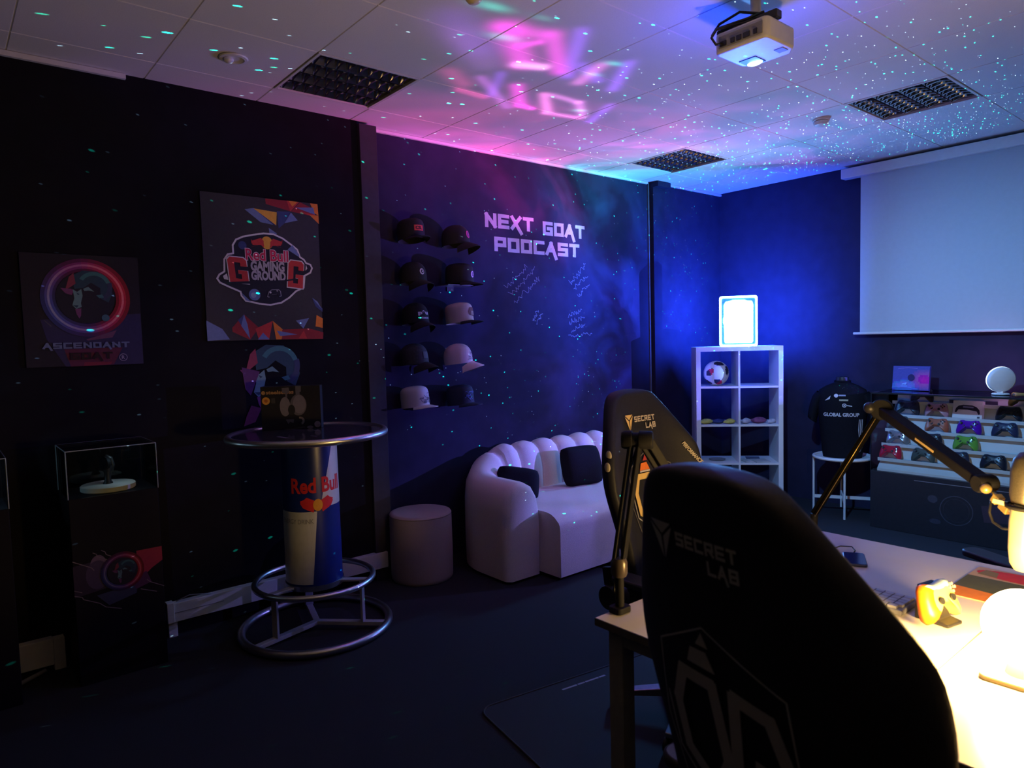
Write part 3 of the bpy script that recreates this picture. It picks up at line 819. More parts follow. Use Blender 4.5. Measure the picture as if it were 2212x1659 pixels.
# headset box standing on the bar table
t = thing('headset_box', 'black product box with a white headset picture on the bar table', 'box', (-3.888, 1.567, 1.1166), atan2(.281, .186))
MB().box((-.168, 0, 0), (.168, .075, .25)).build('carton', ink((.022, .021, .022)), t, bevel=.002)
A = Art()
bx = lambda x, y: (-.168 + (x - 105) / 1800 * .336, (1470 - y) / 1270 * .25)
gy, gy2, tn = ink((.20, .18, .20)), ink((.13, .12, .13)), ink((.42, .24, .10))
a = bx(270, 425); A.text('steelseries', a[0], a[1], .155, .022, tn, .03); A.disc(bx(190, 380), .011, tn)
A.disc(bx(262, 615), .022, ink((.70, .33, .06))); A.up(); A.disc(bx(262, 615), .010, ink((.45, .14, .03)))
a = bx(420, 690); A.poly([(a[0], a[1]), (a[0] + .022, a[1]), (a[0] + .022, a[1] + .03), (a[0], a[1] + .03)], ink((.06, .055, .055)))
A.poly([bx(*p) for p in ((1160, 200), (1330, 200), (1320, 370), (1280, 380), (1290, 520), (1170, 520), (1160, 380))], gy2)
A.poly([bx(*p) for p in ((750, 250), (960, 240), (980, 390), (910, 400), (900, 560), (850, 540), (850, 410), (760, 400))], gy2)
A.up()
A.disc(bx(830, 800), .030, gy, ry=.056); A.disc(bx(1230, 760), .046, gy2, ry=.062); A.up(); A.disc(bx(1260, 740), .036, gy, ry=.054); A.disc(bx(1020, 900), .020, ink((.03, .03, .03)), ry=.03)
A.ring(bx(1270, 1230), .012, .024, ink((.22, .19, .16)), 20, -1.2, 1.9); A.disc(bx(1785, 1350), .018, ink((.24, .20, .19))); A.disc(bx(1560, 1430), .018, ink((.15, .14, .13)), ry=.009)
A.poly([bx(*p) for p in ((830, 1180), (1080, 1180), (1060, 1290), (960, 1250), (910, 1320))], gy2); A.poly([bx(*p) for p in ((750, 1470), (1400, 1400), (1400, 1440), (760, 1500))], ink((.05, .05, .05)))
A.build('printed_front', t)

# ------------------------------------------------------------------ pouf
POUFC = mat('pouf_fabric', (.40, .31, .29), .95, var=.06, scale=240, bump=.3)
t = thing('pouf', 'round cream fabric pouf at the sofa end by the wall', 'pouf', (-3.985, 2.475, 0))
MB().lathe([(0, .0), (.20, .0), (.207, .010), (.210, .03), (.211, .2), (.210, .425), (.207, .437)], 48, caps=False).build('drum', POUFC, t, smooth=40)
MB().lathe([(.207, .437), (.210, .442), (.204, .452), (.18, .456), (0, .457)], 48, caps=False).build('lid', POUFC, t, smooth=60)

# ------------------------------------------------------------------ channel-tufted sofa
t = thing('sofa', 'curved cream channel tufted sofa against the lettered wall', 'sofa', (0, 0, 0))
Y0, Y1 = 2.775, 4.86
def sofa_path():
    pts = []
    xf, xb, r = -3.42, -4.085, .36
    ya, yb = Y0 + .15, Y1 - .15
    n1 = 10
    for i in range(n1): pts.append((xf + (xb + r - xf) * i / n1, ya))
    for i in range(14):
        a = -pi / 2 - (pi / 2) * i / 13
        pts.append((xb + r + r * cos(a), ya + r + r * sin(a)))
    nb = 84
    for i in range(1, nb): pts.append((xb, ya + r + (yb - ya - 2 * r) * i / nb))
    for i in range(14):
        a = pi - (pi / 2) * i / 13
        pts.append((xb + r + r * cos(a), yb - r + r * sin(a)))
    for i in range(1, n1 + 1): pts.append((xb + r + (xf - xb - r) * i / n1, yb))
    return pts
SP = [Vector((*p, 0)) for p in sofa_path()]
cum = [0]
for a, b in zip(SP, SP[1:]): cum.append(cum[-1] + (b - a).length)
TOT = cum[-1]
def sofa_ring(i):
    p = SP[i]; tg = (SP[min(i + 1, len(SP) - 1)] - SP[max(i - 1, 0)]).normalized()
    inn = Vector((-tg.y, tg.x, 0))           # towards the seat
    if inn.dot(Vector((-3.5, (Y0 + Y1) / 2, 0)) - p) < 0: inn = -inn
    s = min(cum[i], TOT - cum[i])
    k = min(1, max(0, (s - .38) / .55)); k = k * k * (3 - 2 * k)
    h = .66 + .145 * k
    th = .150 - .025 * k
    # nine channels between the corners
    s0, s1 = .78, TOT - .78
    ch = 0
    if s0 - .12 < cum[i] < s1 + .12:
        n = 6
        ph = (cum[i] - s0) / (s1 - s0) * n
        ch = 1 - abs(sin(pi * ph)) ** .55
        ch *= min(1, (min(cum[i] - s0, s1 - cum[i]) + .12) / .12)
    tip = 1.0
    if s < .06: tip = .80 + .20 * sqrt(max(0, 1 - (1 - s / .06) ** 2))
    out = []
    for (u, z) in ((-1, .02), (-1.02, .2), (-1, h - .20), (-.93, h - .10), (-.70, h - .03), (-.3, h), (.12, h - .004), (.55, h - .04), (.86, h - .115), (1, h - .22), (1.02, .40), (1.0, .2), (.98, .02)):
        dz = ch * .034 if z > .3 else 0
        uu = u * tip
        if u > -.75: uu -= ch * .28 * (1 if u > 0 else .5)
        out.append(p + inn * (uu * th) + Vector((0, 0, z - (dz if u < .9 else 0) - (1 - tip) * .12 * (z > .3))))
    return out
def sofa_seg(i0, i1, name, cap0, cap1):
    m = MB()
    rows = [sofa_ring(i) for i in range(i0, i1 + 1)]
    m.grid(rows)
    n = len(rows[0])
    if cap0: m.f.append(tuple(range(n))); m.m.append(0)
    if cap1: m.f.append(tuple((len(rows) - 1) * n + j for j in range(n))); m.m.append(0)
    o = m.build(name, CREAM, t, smooth=55)
    if cap0 or cap1:
        b = o.modifiers.new('round', 'BEVEL'); b.width = .028; b.segments = 4; b.limit_method = 'ANGLE'; b.angle_limit = radians(50)
nA = 22
sofa_seg(0, nA, 'armrest', True, False)
sofa_seg(nA, len(SP) - 1 - nA, 'backrest', False, False)
sofa_seg(len(SP) - 1 - nA, len(SP) - 1, 'armrest', False, True)
sm = MB(); nx, ny = 20, 26
def seat_pt(i, j):
    x = -3.985 + .74 * (i / nx); y = Y0 + .29 + (Y1 - Y0 - .58) * j / ny
    e = max(0, (i / nx - .86) / .14)
    return (x, y, .446 - .05 * e ** 2.2 + .010 * sin(pi * i / nx) * min(1, 4 * sin(pi * j / ny)) + .003 * sin(j * 1.7 + i * .9))
top = [[seat_pt(i, j) for j in range(ny + 1)] for i in range(nx + 1)]
front = top[-1]
low = [[(p[0] + d, p[1], z) for p in front] for d, z in ((.010, .375), (.014, .34), (.014, .10), (.006, .03))]
sm.grid(top + low)
for j in (0, -1): sm.grid([[r[j] for r in top + low], [(r[j][0], r[j][1], .03) for r in top + low]])
sm.build('seat', CREAM, t, smooth=70, weld=True)
def cushion(loc, rot, w, h, label):
    o = MB(); n = 12
    F, B = [], []
    for i in range(n + 1):
        a, b = [], []
        for j in range(n + 1):
            u, v = -1 + 2 * i / n, -1 + 2 * j / n
            e = ((1 - u ** 4) * (1 - v ** 4)) ** .5
            pin = 1 - .10 * u * u * u * u
            x, z = u * w / 2 * (1 - .12 * v ** 4), v * h / 2 * pin
            a.append((x, -.065 * e - .004, z)); b.append((x, .065 * e + .004, z))
        F.append(a); B.append(b)
    o.grid(F); o.grid(B)
    o.grid([F[0], B[0]]); o.grid([F[-1], B[-1]]); o.grid([[r[0] for r in F], [r[0] for r in B]]); o.grid([[r[-1] for r in F], [r[-1] for r in B]])
    c = o.build('cushion', DARKCLOTH, smooth=70, weld=True)
    c.location = loc; c.rotation_euler = rot
    return tag(c, label, 'cushion', 'black sofa cushions')
cushion((-3.80, 3.85, .600), (radians(-16), 0, radians(78)), .37, .31, 'large black cushion leaning on the sofa back beside the gaming chair')
cushion((-3.80, 3.19, .555), (radians(-24), radians(10), radians(60)), .32, .25, 'small black cushion half hidden behind the near sofa arm')

# ------------------------------------------------------------------ wall lettering and handwriting
LET = mat('lettering_vinyl', (.34, .34, .38), .5, var=.05)
t = thing('wall_lettering', 'large white block lettering on the dark wall above the sofa', 'lettering', (XB, 3.30, 2.28), WALLROT)
A = Art(.001)
A.strokes('NEXT', 0, .188, .500, .112, LET, t=.25, gap=.10)
A.strokes('GOAT', .600, .172, .490, .112, LET, t=.25, gap=.10)
A.strokes('PODCAST', .085, .010, .935, .112, LET, t=.25, gap=.10)
A.build('letters', t)
INKW = mat('white_marker', (.15, .14, .22), .6, var=.2)
def scribble(name, y, z, w, h, rot, seed, lines, label):
    t = thing(name, label, 'handwriting', (XB, y, z), WALLROT, 'handwritten notes on the lettered wall')
    r = random.Random(seed)
    for k in range(lines):
        A = Art(.0008)
        x = 0; pts = []
        L_ = w * r.uniform(.7, 1)
        y0 = -k * h
        while x < L_:
            pts.append((x, y0 + r.uniform(0, h * .62) * (1.3 if len(pts) % 5 == 0 else 1)))
            x += w * r.uniform(.02, .05)
        c, s = cos(rot), sin(rot)
        A.line([(a * c - b * s, a * s + b * c) for a, b in pts], .0035, INKW)
        A.build('written_line', t)
scribble('handwritten_note', 3.50, 1.99, .40, .075, radians(38), 1, 3, 'three slanted handwritten lines below the wall lettering')
scribble('handwritten_note', 4.22, 2.05, .26, .07, radians(40), 2, 3, 'slanted handwriting to the right below the word end of the lettering')
scribble('handwritten_note', 3.78, 1.74, .14, .05, radians(55), 3, 2, 'small steep signature in the middle of the lettered wall')
scribble('handwritten_note', 4.17, 1.77, .24, .065, radians(16), 4, 3, 'bright white three line signature low on the lettered wall')
scribble('handwritten_note', 4.17, 1.60, .34, .045, radians(4), 5, 1, 'single level handwritten line at the bottom of the lettered wall')

# ------------------------------------------------------------------ caps on the wall
def cap_meshes(flat):
    m = MB(); rows = []
    for k in range(11):
        a = pi / 2 * k / 10
        r = cos(a); z = .120 * sin(a) ** (.92 if not flat else .62)
        rr = r if k < 10 else 1e-4
        rr = (1 - (1 - rr) ** (2.1 if flat else 1.45))
        rows.append([(.082 * rr * cos(2 * pi * i / 28), .098 * rr * sin(2 * pi * i / 28), .012 + z + (-.012 * (k == 0))) for i in range(28)])
    m.grid(rows, closed_u=True)
    crown = m
    b = MB(); top, bot = [], []
    for j in range(7):
        v = j / 6
        rt, rb = [], []
        for i in range(17):
            u = -1 + 2 * i / 16
            a = -pi / 2 + u * 1.10
            x0, y0 = .082 * cos(a), .098 * sin(a)
            ext = .075 * (1 - abs(u) ** 2.6)
            x, y = x0 * (1 + .06 * v), y0 - ext * v
            z = .006 - (.006 if flat else .030) * u * u - (.014 if flat else .034) * v
            rt.append((x, y, z + .003)); rb.append((x, y, z - .001))
        top.append(rt); bot.append(rb)
    b.grid(top); b.grid(bot); b.grid([top[-1], bot[-1]])
    return crown, b
def cap(y, z, yaw, label, crown_m, brim_m, flat=False, logo=None, tilt=0):
    t = thing('cap', label, 'cap', (-4.115, y, z - .055), 0, 'caps on the wall')
    t.rotation_euler = (tilt, 0, pi / 2 + yaw); t.scale = (1.08, 1.08, 1.12)
    c, b = cap_meshes(flat)
    c.build('crown', crown_m, t, smooth=60, weld=True)
    b.build('brim', brim_m, t, smooth=60, weld=True)
    MB().ball((0, 0, .128), (.008, .008, .005), 10, 6).build('button', crown_m, t, smooth=180)
    if logo:
        A = Art(.001); logo(A)
        def fn(u, v, e):
            a = -pi / 2 + u / .092
            s = max(0, min(.98, (v - .004) / .120)); k = s ** (1 / (.62 if flat else .92))
            rr = sqrt(max(.0, 1 - k * k)); rr = 1 - (1 - rr) ** (2.1 if flat else 1.45)
            return ((.082 * rr + e + .001) * cos(a), (.098 * rr + e + .001) * sin(a), .012 + v)
        A.build('emblem', t, fn=fn, fine=.012)
    return t
def lg_box(rgb, w=.07, h=.034, z=.03, word=None, wrgb=(.03, .02, .02)):
    def f(A):
        A.poly([(-w / 2, z), (w / 2, z), (w / 2, z + h), (-w / 2, z + h)], ink(rgb)); A.up()
        if word: A.text(word, -w * .36, z + h * .2, w * .72, h * .6, ink(wrgb), .04)
    return f
def lg_disc(rgb, rgb2, r=.019, z=.045):
    def f(A): A.disc((0, z), r, ink(rgb), 20); A.up(); A.disc((.002, z), r * .62, ink(rgb2), 18); A.up(); A.disc((.003, z), r * .3, ink(rgb), 14)
    return f
def lg_text(word, rgb, w=.085, h=.032, z=.028, sub=None):
    def f(A):
        A.text(word, -w / 2, z, w, h, ink(rgb), .05)
        if sub: A.text(sub, -w / 2, z - .019, w, .013, ink(rgb), .04)
    return f
def lg_scrawl(rgb, n, seed, w=.10, h=.07):
    def f(A):
        r = random.Random(seed)
        for k in range(n):
            p = [(r.uniform(-w / 2, w / 2), r.uniform(.012, h))]
            for _ in range(5): p.append((p[-1][0] + r.uniform(-.02, .02), min(h, max(.01, p[-1][1] + r.uniform(-.014, .014)))))
            A.line(p, .0035, ink(rgb))
    return f
def lg_animal(A):
    d = ink((.20, .08, .08)); A.poly([(-.04, .05), (-.02, .078), (.02, .08), (.045, .06), (.05, .03), (.02, .02), (-.03, .03)], d); A.up()
    for k in range(4): A.poly([(-.012 + k * .014, .03), (-.002 + k * .014, .03), (-.002 + k * .014, .055), (-.012 + k * .014, .055)], ink((.62, .45, .38)))
KB, KN, KW = mat('cap_black', (.012, .012, .015), .85, var=.2, scale=300), mat('cap_navy', (.02, .025, .05), .8, var=.2, scale=300), mat('cap_white', (.62, .58, .60), .85, var=.05, scale=300)
CAPS = [
    (2.562, 2.350, 0, 'black cap with red rectangular patch, top of the first cap column', KB, KB, True, lg_box((.62, .07, .06), word='CSL')),
    (2.935, 2.340, .45, 'black cap with pink round patch, top of the second cap column', KB, KB, False, lg_disc((.55, .06, .22), (.14, .08, .22), .024)),
    (2.565, 2.060, .1, 'black cap with small white round badge in the second cap row', KB, KB, False, lg_disc((.60, .57, .62), (.02, .02, .03), .019)),
    (2.955, 2.068, .45, 'black cap with oval white badge on the lit metal shelf', KB, KB, True, lg_disc((.60, .48, .64), (.2, .1, .25), .021)),
    (2.572, 1.780, .05, 'black cap with white lettering in the third cap row', KB, KB, False, lg_text('p*u', (.62, .6, .64), sub='unisson')),
    (2.948, 1.785, .45, 'cream cap with dark printed front and dark brim', mat('cap_cream', (.58, .50, .42), .85, var=.05, scale=300), KB, True, lg_animal),
    (2.552, 1.500, .35, 'dark grey cap with faint patch in the fourth cap row', mat('cap_charcoal', (.035, .035, .045), .8, var=.3, scale=80), KB, False, lg_box((.10, .095, .11), .05, .04, .02)),
    (2.925, 1.490, .65, 'pinkish white cap seen from the side in the fourth cap row', mat('cap_rose', (.70, .56, .58), .85, var=.05, scale=300), mat('cap_rose_brim', (.70, .56, .58), .85, var=.05, scale=300), False, lg_scrawl((.30, .22, .28), 4, 7, .05, .06)),
    (2.548, 1.205, .30, 'white cap covered in black signatures, bottom of the first cap column', KW, KW, True, lg_scrawl((.16, .15, .20), 14, 3)),
    (2.935, 1.190, .25, 'dark navy cap with coloured front, bottom of the second cap column', KN, KN, True, lg_scrawl((.08, .12, .30), 8, 5, .08, .07)),
]
SHELF = mat('cap_hook_black', (.02, .02, .022), .4, var=.1)
SHELFL = mat('cap_shelf_grey', (.34, .33, .36), .3, .6, var=.1)
for i, (y, z, yaw, lab, cm, bm_, flat, logo) in enumerate(CAPS):
    cap(y, z, yaw, lab, cm, bm_, flat, logo, tilt=-.10 if i != 3 else 0)
    who = lab.split(' in the')[0].split(',')[0].split(' on the')[0]
    if i == 3:
        hs = thing('cap_shelf', 'grey metal shelf edge catching light under the black cap with oval badge', 'wall shelf', (XB, y, z - .0600))
        MB().box((0, -.125, -.008), (.16, .125, -.002)).build('board', SHELFL, hs, bevel=.001)
        MB().box((0, -.03, -.04), (.006, .03, -.004)).build('bracket', SHELF, hs)
    else:
        hs = thing('cap_hook', 'small black wall peg carrying the ' + who, 'wall hook', (XB, y, z - .005), 0, 'pegs behind the caps')
        MB().lathe([(0, 0), (.014, 0), (.014, .004), (.005, .006), (.005, .05), (.009, .052), (.009, .060), (0, .061)], 14, Matrix.Rotation(pi / 2, 4, 'Y'), caps=False).build('peg', SHELF, hs, smooth=50)

# ------------------------------------------------------------------ white cube bookcase in the corner
BZ, bw, bd = 1.487, .745, .39
BROT = radians(41.7)
BORG = Vector((-3.415 - .3725 * cos(BROT), 5.464 - .3725 * sin(BROT), 0))
def inb(x, y, z): return BORG + Vector((x * cos(BROT) - y * sin(BROT), x * sin(BROT) + y * cos(BROT), z))
t = thing('bookcase', 'white open cube bookcase standing across the far corner under the glowing sign', 'bookcase', BORG, BROT)
MB().box((0, 0, BZ - .040), (bw, bd, BZ)).build('top_panel', WHITEM, t, bevel=.002)
MB().box((0, 0, 0), (bw, bd, .040)).build('bottom_panel', WHITEM, t, bevel=.002)
MB().box((0, .001, .040), (.040, bd, BZ - .040)).build('side_panel', WHITEM, t, bevel=.002)
MB().box((bw - .040, .001, .040), (bw, bd, BZ - .040)).build('side_panel', WHITEM, t, bevel=.002)
MB().box((bw / 2 - .008, .002, .040), (bw / 2 + .008, bd, BZ - .040)).build('divider', WHITEM, t)
SZ = [1.134, .790, .446]
for z in SZ:
    for a, b_ in ((.040, bw / 2 - .008), (bw / 2 + .008, bw - .040)): MB().box((a, .004, z - .016), (b_, bd, z)).build('shelf', WHITEM, t)

t = thing('football', 'white football with dark and red patches in the bookcase', 'ball', inb(.195, .15, SZ[0] + .1125), BROT)
b = MB(); nv, nu = 40, 56
rows = [[(.112 * sin(pi * k / nv) * cos(2 * pi * i / nu), .112 * sin(pi * k / nv) * sin(2 * pi * i / nu), .112 * cos(pi * k / nv)) for i in range(nu)] for k in range(nv + 1)]
b.grid(rows, closed_u=True)
pt = [(Vector(c).normalized(), Vector(u)) for c, u in (((-.62, -.75, .12), (1, -.3, .6)), ((.05, -.72, -.70), (1, .3, -.9)), ((.80, -.58, .25), (.2, .6, 1)), ((.15, -.55, .83), (1, .2, -.2)), ((-.5, .6, .6), (0, 1, .2)), ((.5, .7, -.3), (1, 0, .6)), ((-.7, -.2, -.7), (0, 1, 1)))]
for k in range(len(b.f)):
    c = sum((Vector(b.v[i]) for i in b.f[k]), Vector()) / 4
    c.normalize()
    for p, u in pt:
        u2 = (u - p * u.dot(p)).normalized(); w2 = p.cross(u2)
        x, y = c.dot(u2), c.dot(w2)
        if c.dot(p) > .5:
            d = (x / .40) ** 2 + (y / .26) ** 2
            if d < 1: b.m[k] = 2 if x > .02 and d < .9 and p.y < -.5 and p.z < .2 and p.x < .3 else 1
b.build('ball', [WHITEP, ink((.03, .025, .05)), ink((.62, .03, .12))], t, smooth=180, weld=True)

def lump(name, c, r, seed, m, label, cat):
    rr = random.Random(seed); b = MB(); rows = []
    for k in range(9):
        row = []
        for i in range(18):
            a = 2 * pi * i / 18; e = pi * k / 8
            f = 1 + .22 * sin(3 * a + seed) * sin(e) + rr.uniform(-.06, .06)
            row.append((r[0] * f * sin(e) * cos(a), r[1] * f * sin(e) * sin(a), r[2] * (1 - cos(e)) / 1.0 * (.9 + .15 * sin(2 * a + seed))))
        rows.append(row)
    b.grid(rows, closed_u=True)
    o = b.build(name, m, smooth=180, weld=True); o.location = c
    return tag(o, label, cat)
YF = mat('yellow_cloth', (.50, .45, .10), .85, var=.2, scale=60)
z1 = SZ[1] + .001
lump('folded_scarf', inb(.100, .10, z1), (.042, .07, .022), 1, YF, 'yellow bundle at the left end of the left middle bookcase shelf', 'cloth')
lump('folded_scarf', inb(.307, .10, z1), (.040, .07, .022), 2, YF, 'yellow bundle beside the middle upright of the bookcase', 'cloth')
lump('folded_scarf', inb(.205, .14, z1), (.052, .08, .018), 3, mat('blue_cloth', (.03, .05, .16), .85, var=.2), 'dark blue folded cloth between two yellow bundles', 'cloth')
lump('folded_scarf', inb(.440, .10, z1), (.036, .06, .024), 4, mat('pale_cloth', (.50, .47, .55), .85, var=.15), 'pale bundle at the left end of the right middle bookcase shelf', 'cloth')
lump('folded_scarf', inb(.555, .13, z1), (.066, .07, .026), 5, mat('plum_cloth', (.25, .07, .16), .85, var=.2), 'plum coloured folded cloth in the middle of the right bookcase shelf', 'cloth')
lump('folded_scarf', inb(.665, .10, z1), (.024, .05, .020), 6, mat('pale_cloth', (.5, .5, .5)), 'small pale bundle at the right end of the bookcase shelf', 'cloth')
z2 = SZ[2] + .001
def booklet(x, y, w, d, h, rz, m, label):
    o = MB().box((-w / 2, -d / 2, 0), (w / 2, d / 2, h)).build('booklet', m, bevel=.001); o.location = inb(x, y, z2); o.rotation_euler = (0, 0, rz + BROT); return tag(o, label, 'booklet')
booklet(.57, .10, .13, .16, .008, .18, mat('booklet_pale', (.45, .45, .48), .6), 'pale booklet lying on the lower right bookcase shelf')
booklet(.53, .25, .12, .13, .006, -.1, mat('booklet_blue', (.12, .13, .2), .6), 'dark booklet lying behind the pale booklet')
booklet(.435, .10, .055, .16, .010, .25, mat('booklet_pale', (.45, .45, .48), .6), 'narrow pale booklet against the middle upright of the bookcase')
o = MB().lathe([(0, 0), (.06, 0), (.075, .012), (.072, .012), (.058, .004), (0, .004)], 30, caps=False).build('saucer', GREYP, smooth=50)
o.location = inb(.20, .16, z2); tag(o, 'small dark dish on the lower left bookcase shelf', 'dish')

# illuminated sign on the bookcase
t = thing('illuminated_sign', 'glowing white and blue upright sign standing on the bookcase', 'illuminated sign', inb(.372, .045, BZ + .001), BROT)
t.scale = (.82, .9, .9)
def rrect(w, h, r, n=6):
    pts = []
    for cx, cz, a0 in ((w / 2 - r, h - r, 0), (-w / 2 + r, h - r, pi / 2), (-w / 2 + r, r, pi), (w / 2 - r, r, 3 * pi / 2)):
        for i in range(n + 1): pts.append((cx + r * cos(a0 + pi / 2 * i / n), cz + r * sin(a0 + pi / 2 * i / n)))
    return pts
UP = Matrix.Rotation(pi / 2, 4, 'X')
MB().prism(rrect(.385, .49, .022), -.028, .012, UP).build('housing', mat('sign_housing', (.5, .5, .52), .4), t)
SIGN_W = mat('sign_glow_white', (1, 1, 1), .4, var=0, emit=130, emit_rgb=(.12, .38, 1))
SIGN_E = mat('sign_glow_edge', (1, 1, 1), .4, var=0, emit=16, emit_rgb=(.25, .62, 1))
DARKT = mat('sign_dark_teal', (.05, .15, .22), .5, var=.05)
f = MB(); o_, i_ = rrect(.395, .495, .024), [(x, z + .018) for x, z in rrect(.355, .457, .018)]
n = len(o_)
for (z0) in (.013,):
    vs = [(x, -z0 - .012, z) for x, z in o_] + [(x, -z0 - .012, z) for x, z in i_] + [(x, -z0 + .01, z) for x, z in o_]
    f.add(vs, [(i, (i + 1) % n, n + (i + 1) % n, n + i) for i in range(n)] + [(i, 2 * n + i, 2 * n + (i + 1) % n, (i + 1) % n) for i in range(n)])
f.build('frame', SIGN_E, t)
MB().prism([(x, z + .018) for x, z in rrect(.355, .457, .018)], .014, .016, UP).build('border', DARKT, t)
ip = [(-.145, .045), (-.135, .035), (.140, .035), (.150, .048), (.152, .41), (.14, .44), (.09, .445), (.06, .455), (-.06, .455), (-.09, .445), (-.13, .44), (-.150, .41), (-.150, .30), (-.158, .27), (-.158, .24), (-.150, .21)]
MB().prism([(x, z + .0) for x, z in ip], .0165, .020, UP).build('panel', SIGN_W, t)
A = Art(); st = ink((.25, .35, .42))
for pts in ([(-.07, .34), (-.07, .36)], [(-.045, .355), (-.06, .345), (-.055, .325), (-.042, .33), (-.042, .30)], [(-.02, .35), (-.02, .36)]): A.line(pts, .005, st)
A.build('emblem', t, base=.0205)

# ------------------------------------------------------------------ tray table with jersey bust
t = thing('tray_table', 'round white tubular tray table under the black jersey', 'side table', (-2.775, 6.06, 0))
TZ, TR = .515, .235
MB().tube([(TR * cos(2 * pi * i / 48), TR * sin(2 * pi * i / 48), TZ - .012) for i in range(48)], .013, 10, True).build('rim', WHITEP, t, smooth=180)
MB().lathe([(0, TZ - .022), (TR - .006, TZ - .022), (TR - .006, TZ - .016), (0, TZ - .016)], 48, caps=False).build('tray', WHITEP, t, smooth=40)
AN = [radians(a) for a in (-62, 28, 118, 208)]
for a in AN: MB().tube([(TR * cos(a), TR * sin(a), 0), (TR * cos(a), TR * sin(a), TZ - .012)], .0095, 10).build('leg', WHITEP, t, smooth=40)
for k in range(2): MB().bar((TR * cos(AN[k]), TR * sin(AN[k]), .14), (TR * cos(AN[k + 2]), TR * sin(AN[k + 2]), .14), .014, .026).build('cross_bar', WHITEP, t)

t = thing('jersey_bust', 'black football jersey with sponsor prints on a bust above the white tray table', 'jersey', (-2.785, 6.07, TZ - .0155), radians(22))
JB = mat('jersey_black', (.007, .007, .011), .8, var=.2, scale=90, spec=.1)
rows = []
for z, w, d in ((0, .155, .105), (.06, .165, .11), (.18, .175, .115), (.34, .19, .12), (.46, .205, .122), (.54, .205, .115), (.59, .185, .10), (.625, .13, .08), (.65, .07, .065), (.665, .06, .06)):
    rows.append([((abs(cos(a)) ** .8) * (1 if cos(a) > 0 else -1) * w, (abs(sin(a)) ** .85) * (1 if sin(a) > 0 else -1) * d, z) for a in [2 * pi * i / 36 for i in range(36)]])
mb = MB(); mb.grid(rows, closed_u=True); mb.f.append(tuple(range(36))); mb.m.append(0)
mb.build('jersey_body', JB, t, smooth=70)
for sg in (-1, 1):
    mb = MB(); rw = []
    for k, (x, z, r) in enumerate(((.165, .545, .075), (.20, .50, .075), (.225, .43, .070), (.24, .36, .068), (.245, .32, .066))):
        rw.append([(sg * (x + r * .55 * cos(a)), r * 1.0 * sin(a), z + r * .42 * cos(a)) for a in [2 * pi * i / 20 for i in range(20)]])
    mb.grid(rw, closed_u=True); mb.f.append(tuple(range(4 * 20, 5 * 20))); mb.m.append(0)
    mb.build('sleeve', JB, t, smooth=70)
MB().tube([(.062 * cos(2 * pi * i / 24), .062 * sin(2 * pi * i / 24), .664) for i in range(24)], .007, 8, True).build('collar', JB, t, smooth=180)
MB().lathe([(.05, .60), (.055, .66), (.05, .70), (0, .705)], 24, caps=False).build('neck_block', BLACKP, t, smooth=60)
A = Art(.0015); w_ = ink((.62, .60, .64)); g_ = ink((.42, .40, .28))
A.text('GLOBAL GROUP', -.145, .365, .28, .032, w_, .03)
A.poly([(-.135, .50), (-.095, .515), (-.088, .545)], w_)
A.disc((-.045, .545), .016, w_, 20); A.poly([(-.025, .541), (.03, .541), (.03, .553), (-.025, .553)], ink((.3, .32, .42)))
A.poly([(-.02, .500), (.05, .500), (.05, .514), (-.02, .514)], g_)
A.ring((.02, .462), .011, .017, w_, 20); A.disc((.02, .462), .006, w_, 14); A.poly([(.04, .458), (.08, .452), (.08, .459), (.04, .466)], w_)
A.text('1', .0, .595, .006, .012, w_)
def on_jersey(u, v, e):
    w, d = .19, .12
    for (z0, w0, d0), (z1_, w1, d1) in zip(((0, .155, .105), (.18, .175, .115), (.34, .19, .12), (.46, .205, .122), (.54, .205, .115)), ((.18, .175, .115), (.34, .19, .12), (.46, .205, .122), (.54, .205, .115), (.665, .06, .06))):
        if z0 <= v <= z1_:
            k = (v - z0) / (z1_ - z0); w = w0 + (w1 - w0) * k; d = d0 + (d1 - d0) * k
    x = max(-.999, min(.999, u / w)); c = abs(x) ** (1 / .8); s = sqrt(max(0, 1 - c * c)) ** .85
    return (u, -d * s - e - .003, v)
A.build('sponsor_prints', t, fn=on_jersey, fine=.015)
A = Art(.001)
for k in range(3): A.line([(.115 + k * .012, .34), (.110 + k * .012, .25), (.118 + k * .012, .16), (.116 + k * .01, .06)], .005, w_)
A.build('side_stripes', t, fn=lambda u, v, e: on_jersey(u + .02, v, e), fine=.02)

# ------------------------------------------------------------------ controller counter
KX0, KX1, KY0, KY1, KZ0, KZ1 = -2.43, -.55, 5.79, 6.30, .465, 1.10
t = thing('display_counter', 'black glass display counter with white stepped rack for game controllers', 'display case', (KX0, KY0, 0))
kw, kd = KX1 - KX0, KY1 - KY0
MB().box((0, 0, 0), (kw, kd, KZ0)).build('cabinet', mat('counter_black', (.022, .021, .026), .35, var=.1), t, bevel=.003)
A = Art(); cg = ink((.055, .05, .065))
A.ring((.62, .235), .105, .112, cg, 44); A.ring((.62, .235), .085, .087, cg, 44); A.disc((.46, .30), .035, ink((.05, .045, .06)), ry=.03); A.disc((.48, .13), .04, ink((.04, .038, .055)), ry=.02); A.poly([(.78, .30), (.98, .33), (1.0, .20), (.80, .18)], ink((.05, .032, .045)))
A.line([(.33, .425), (.95, .425)], .006, ink((.16, .15, .17)))
A.build('printed_front', t, base=.0005)
fr = MB(); e = .016
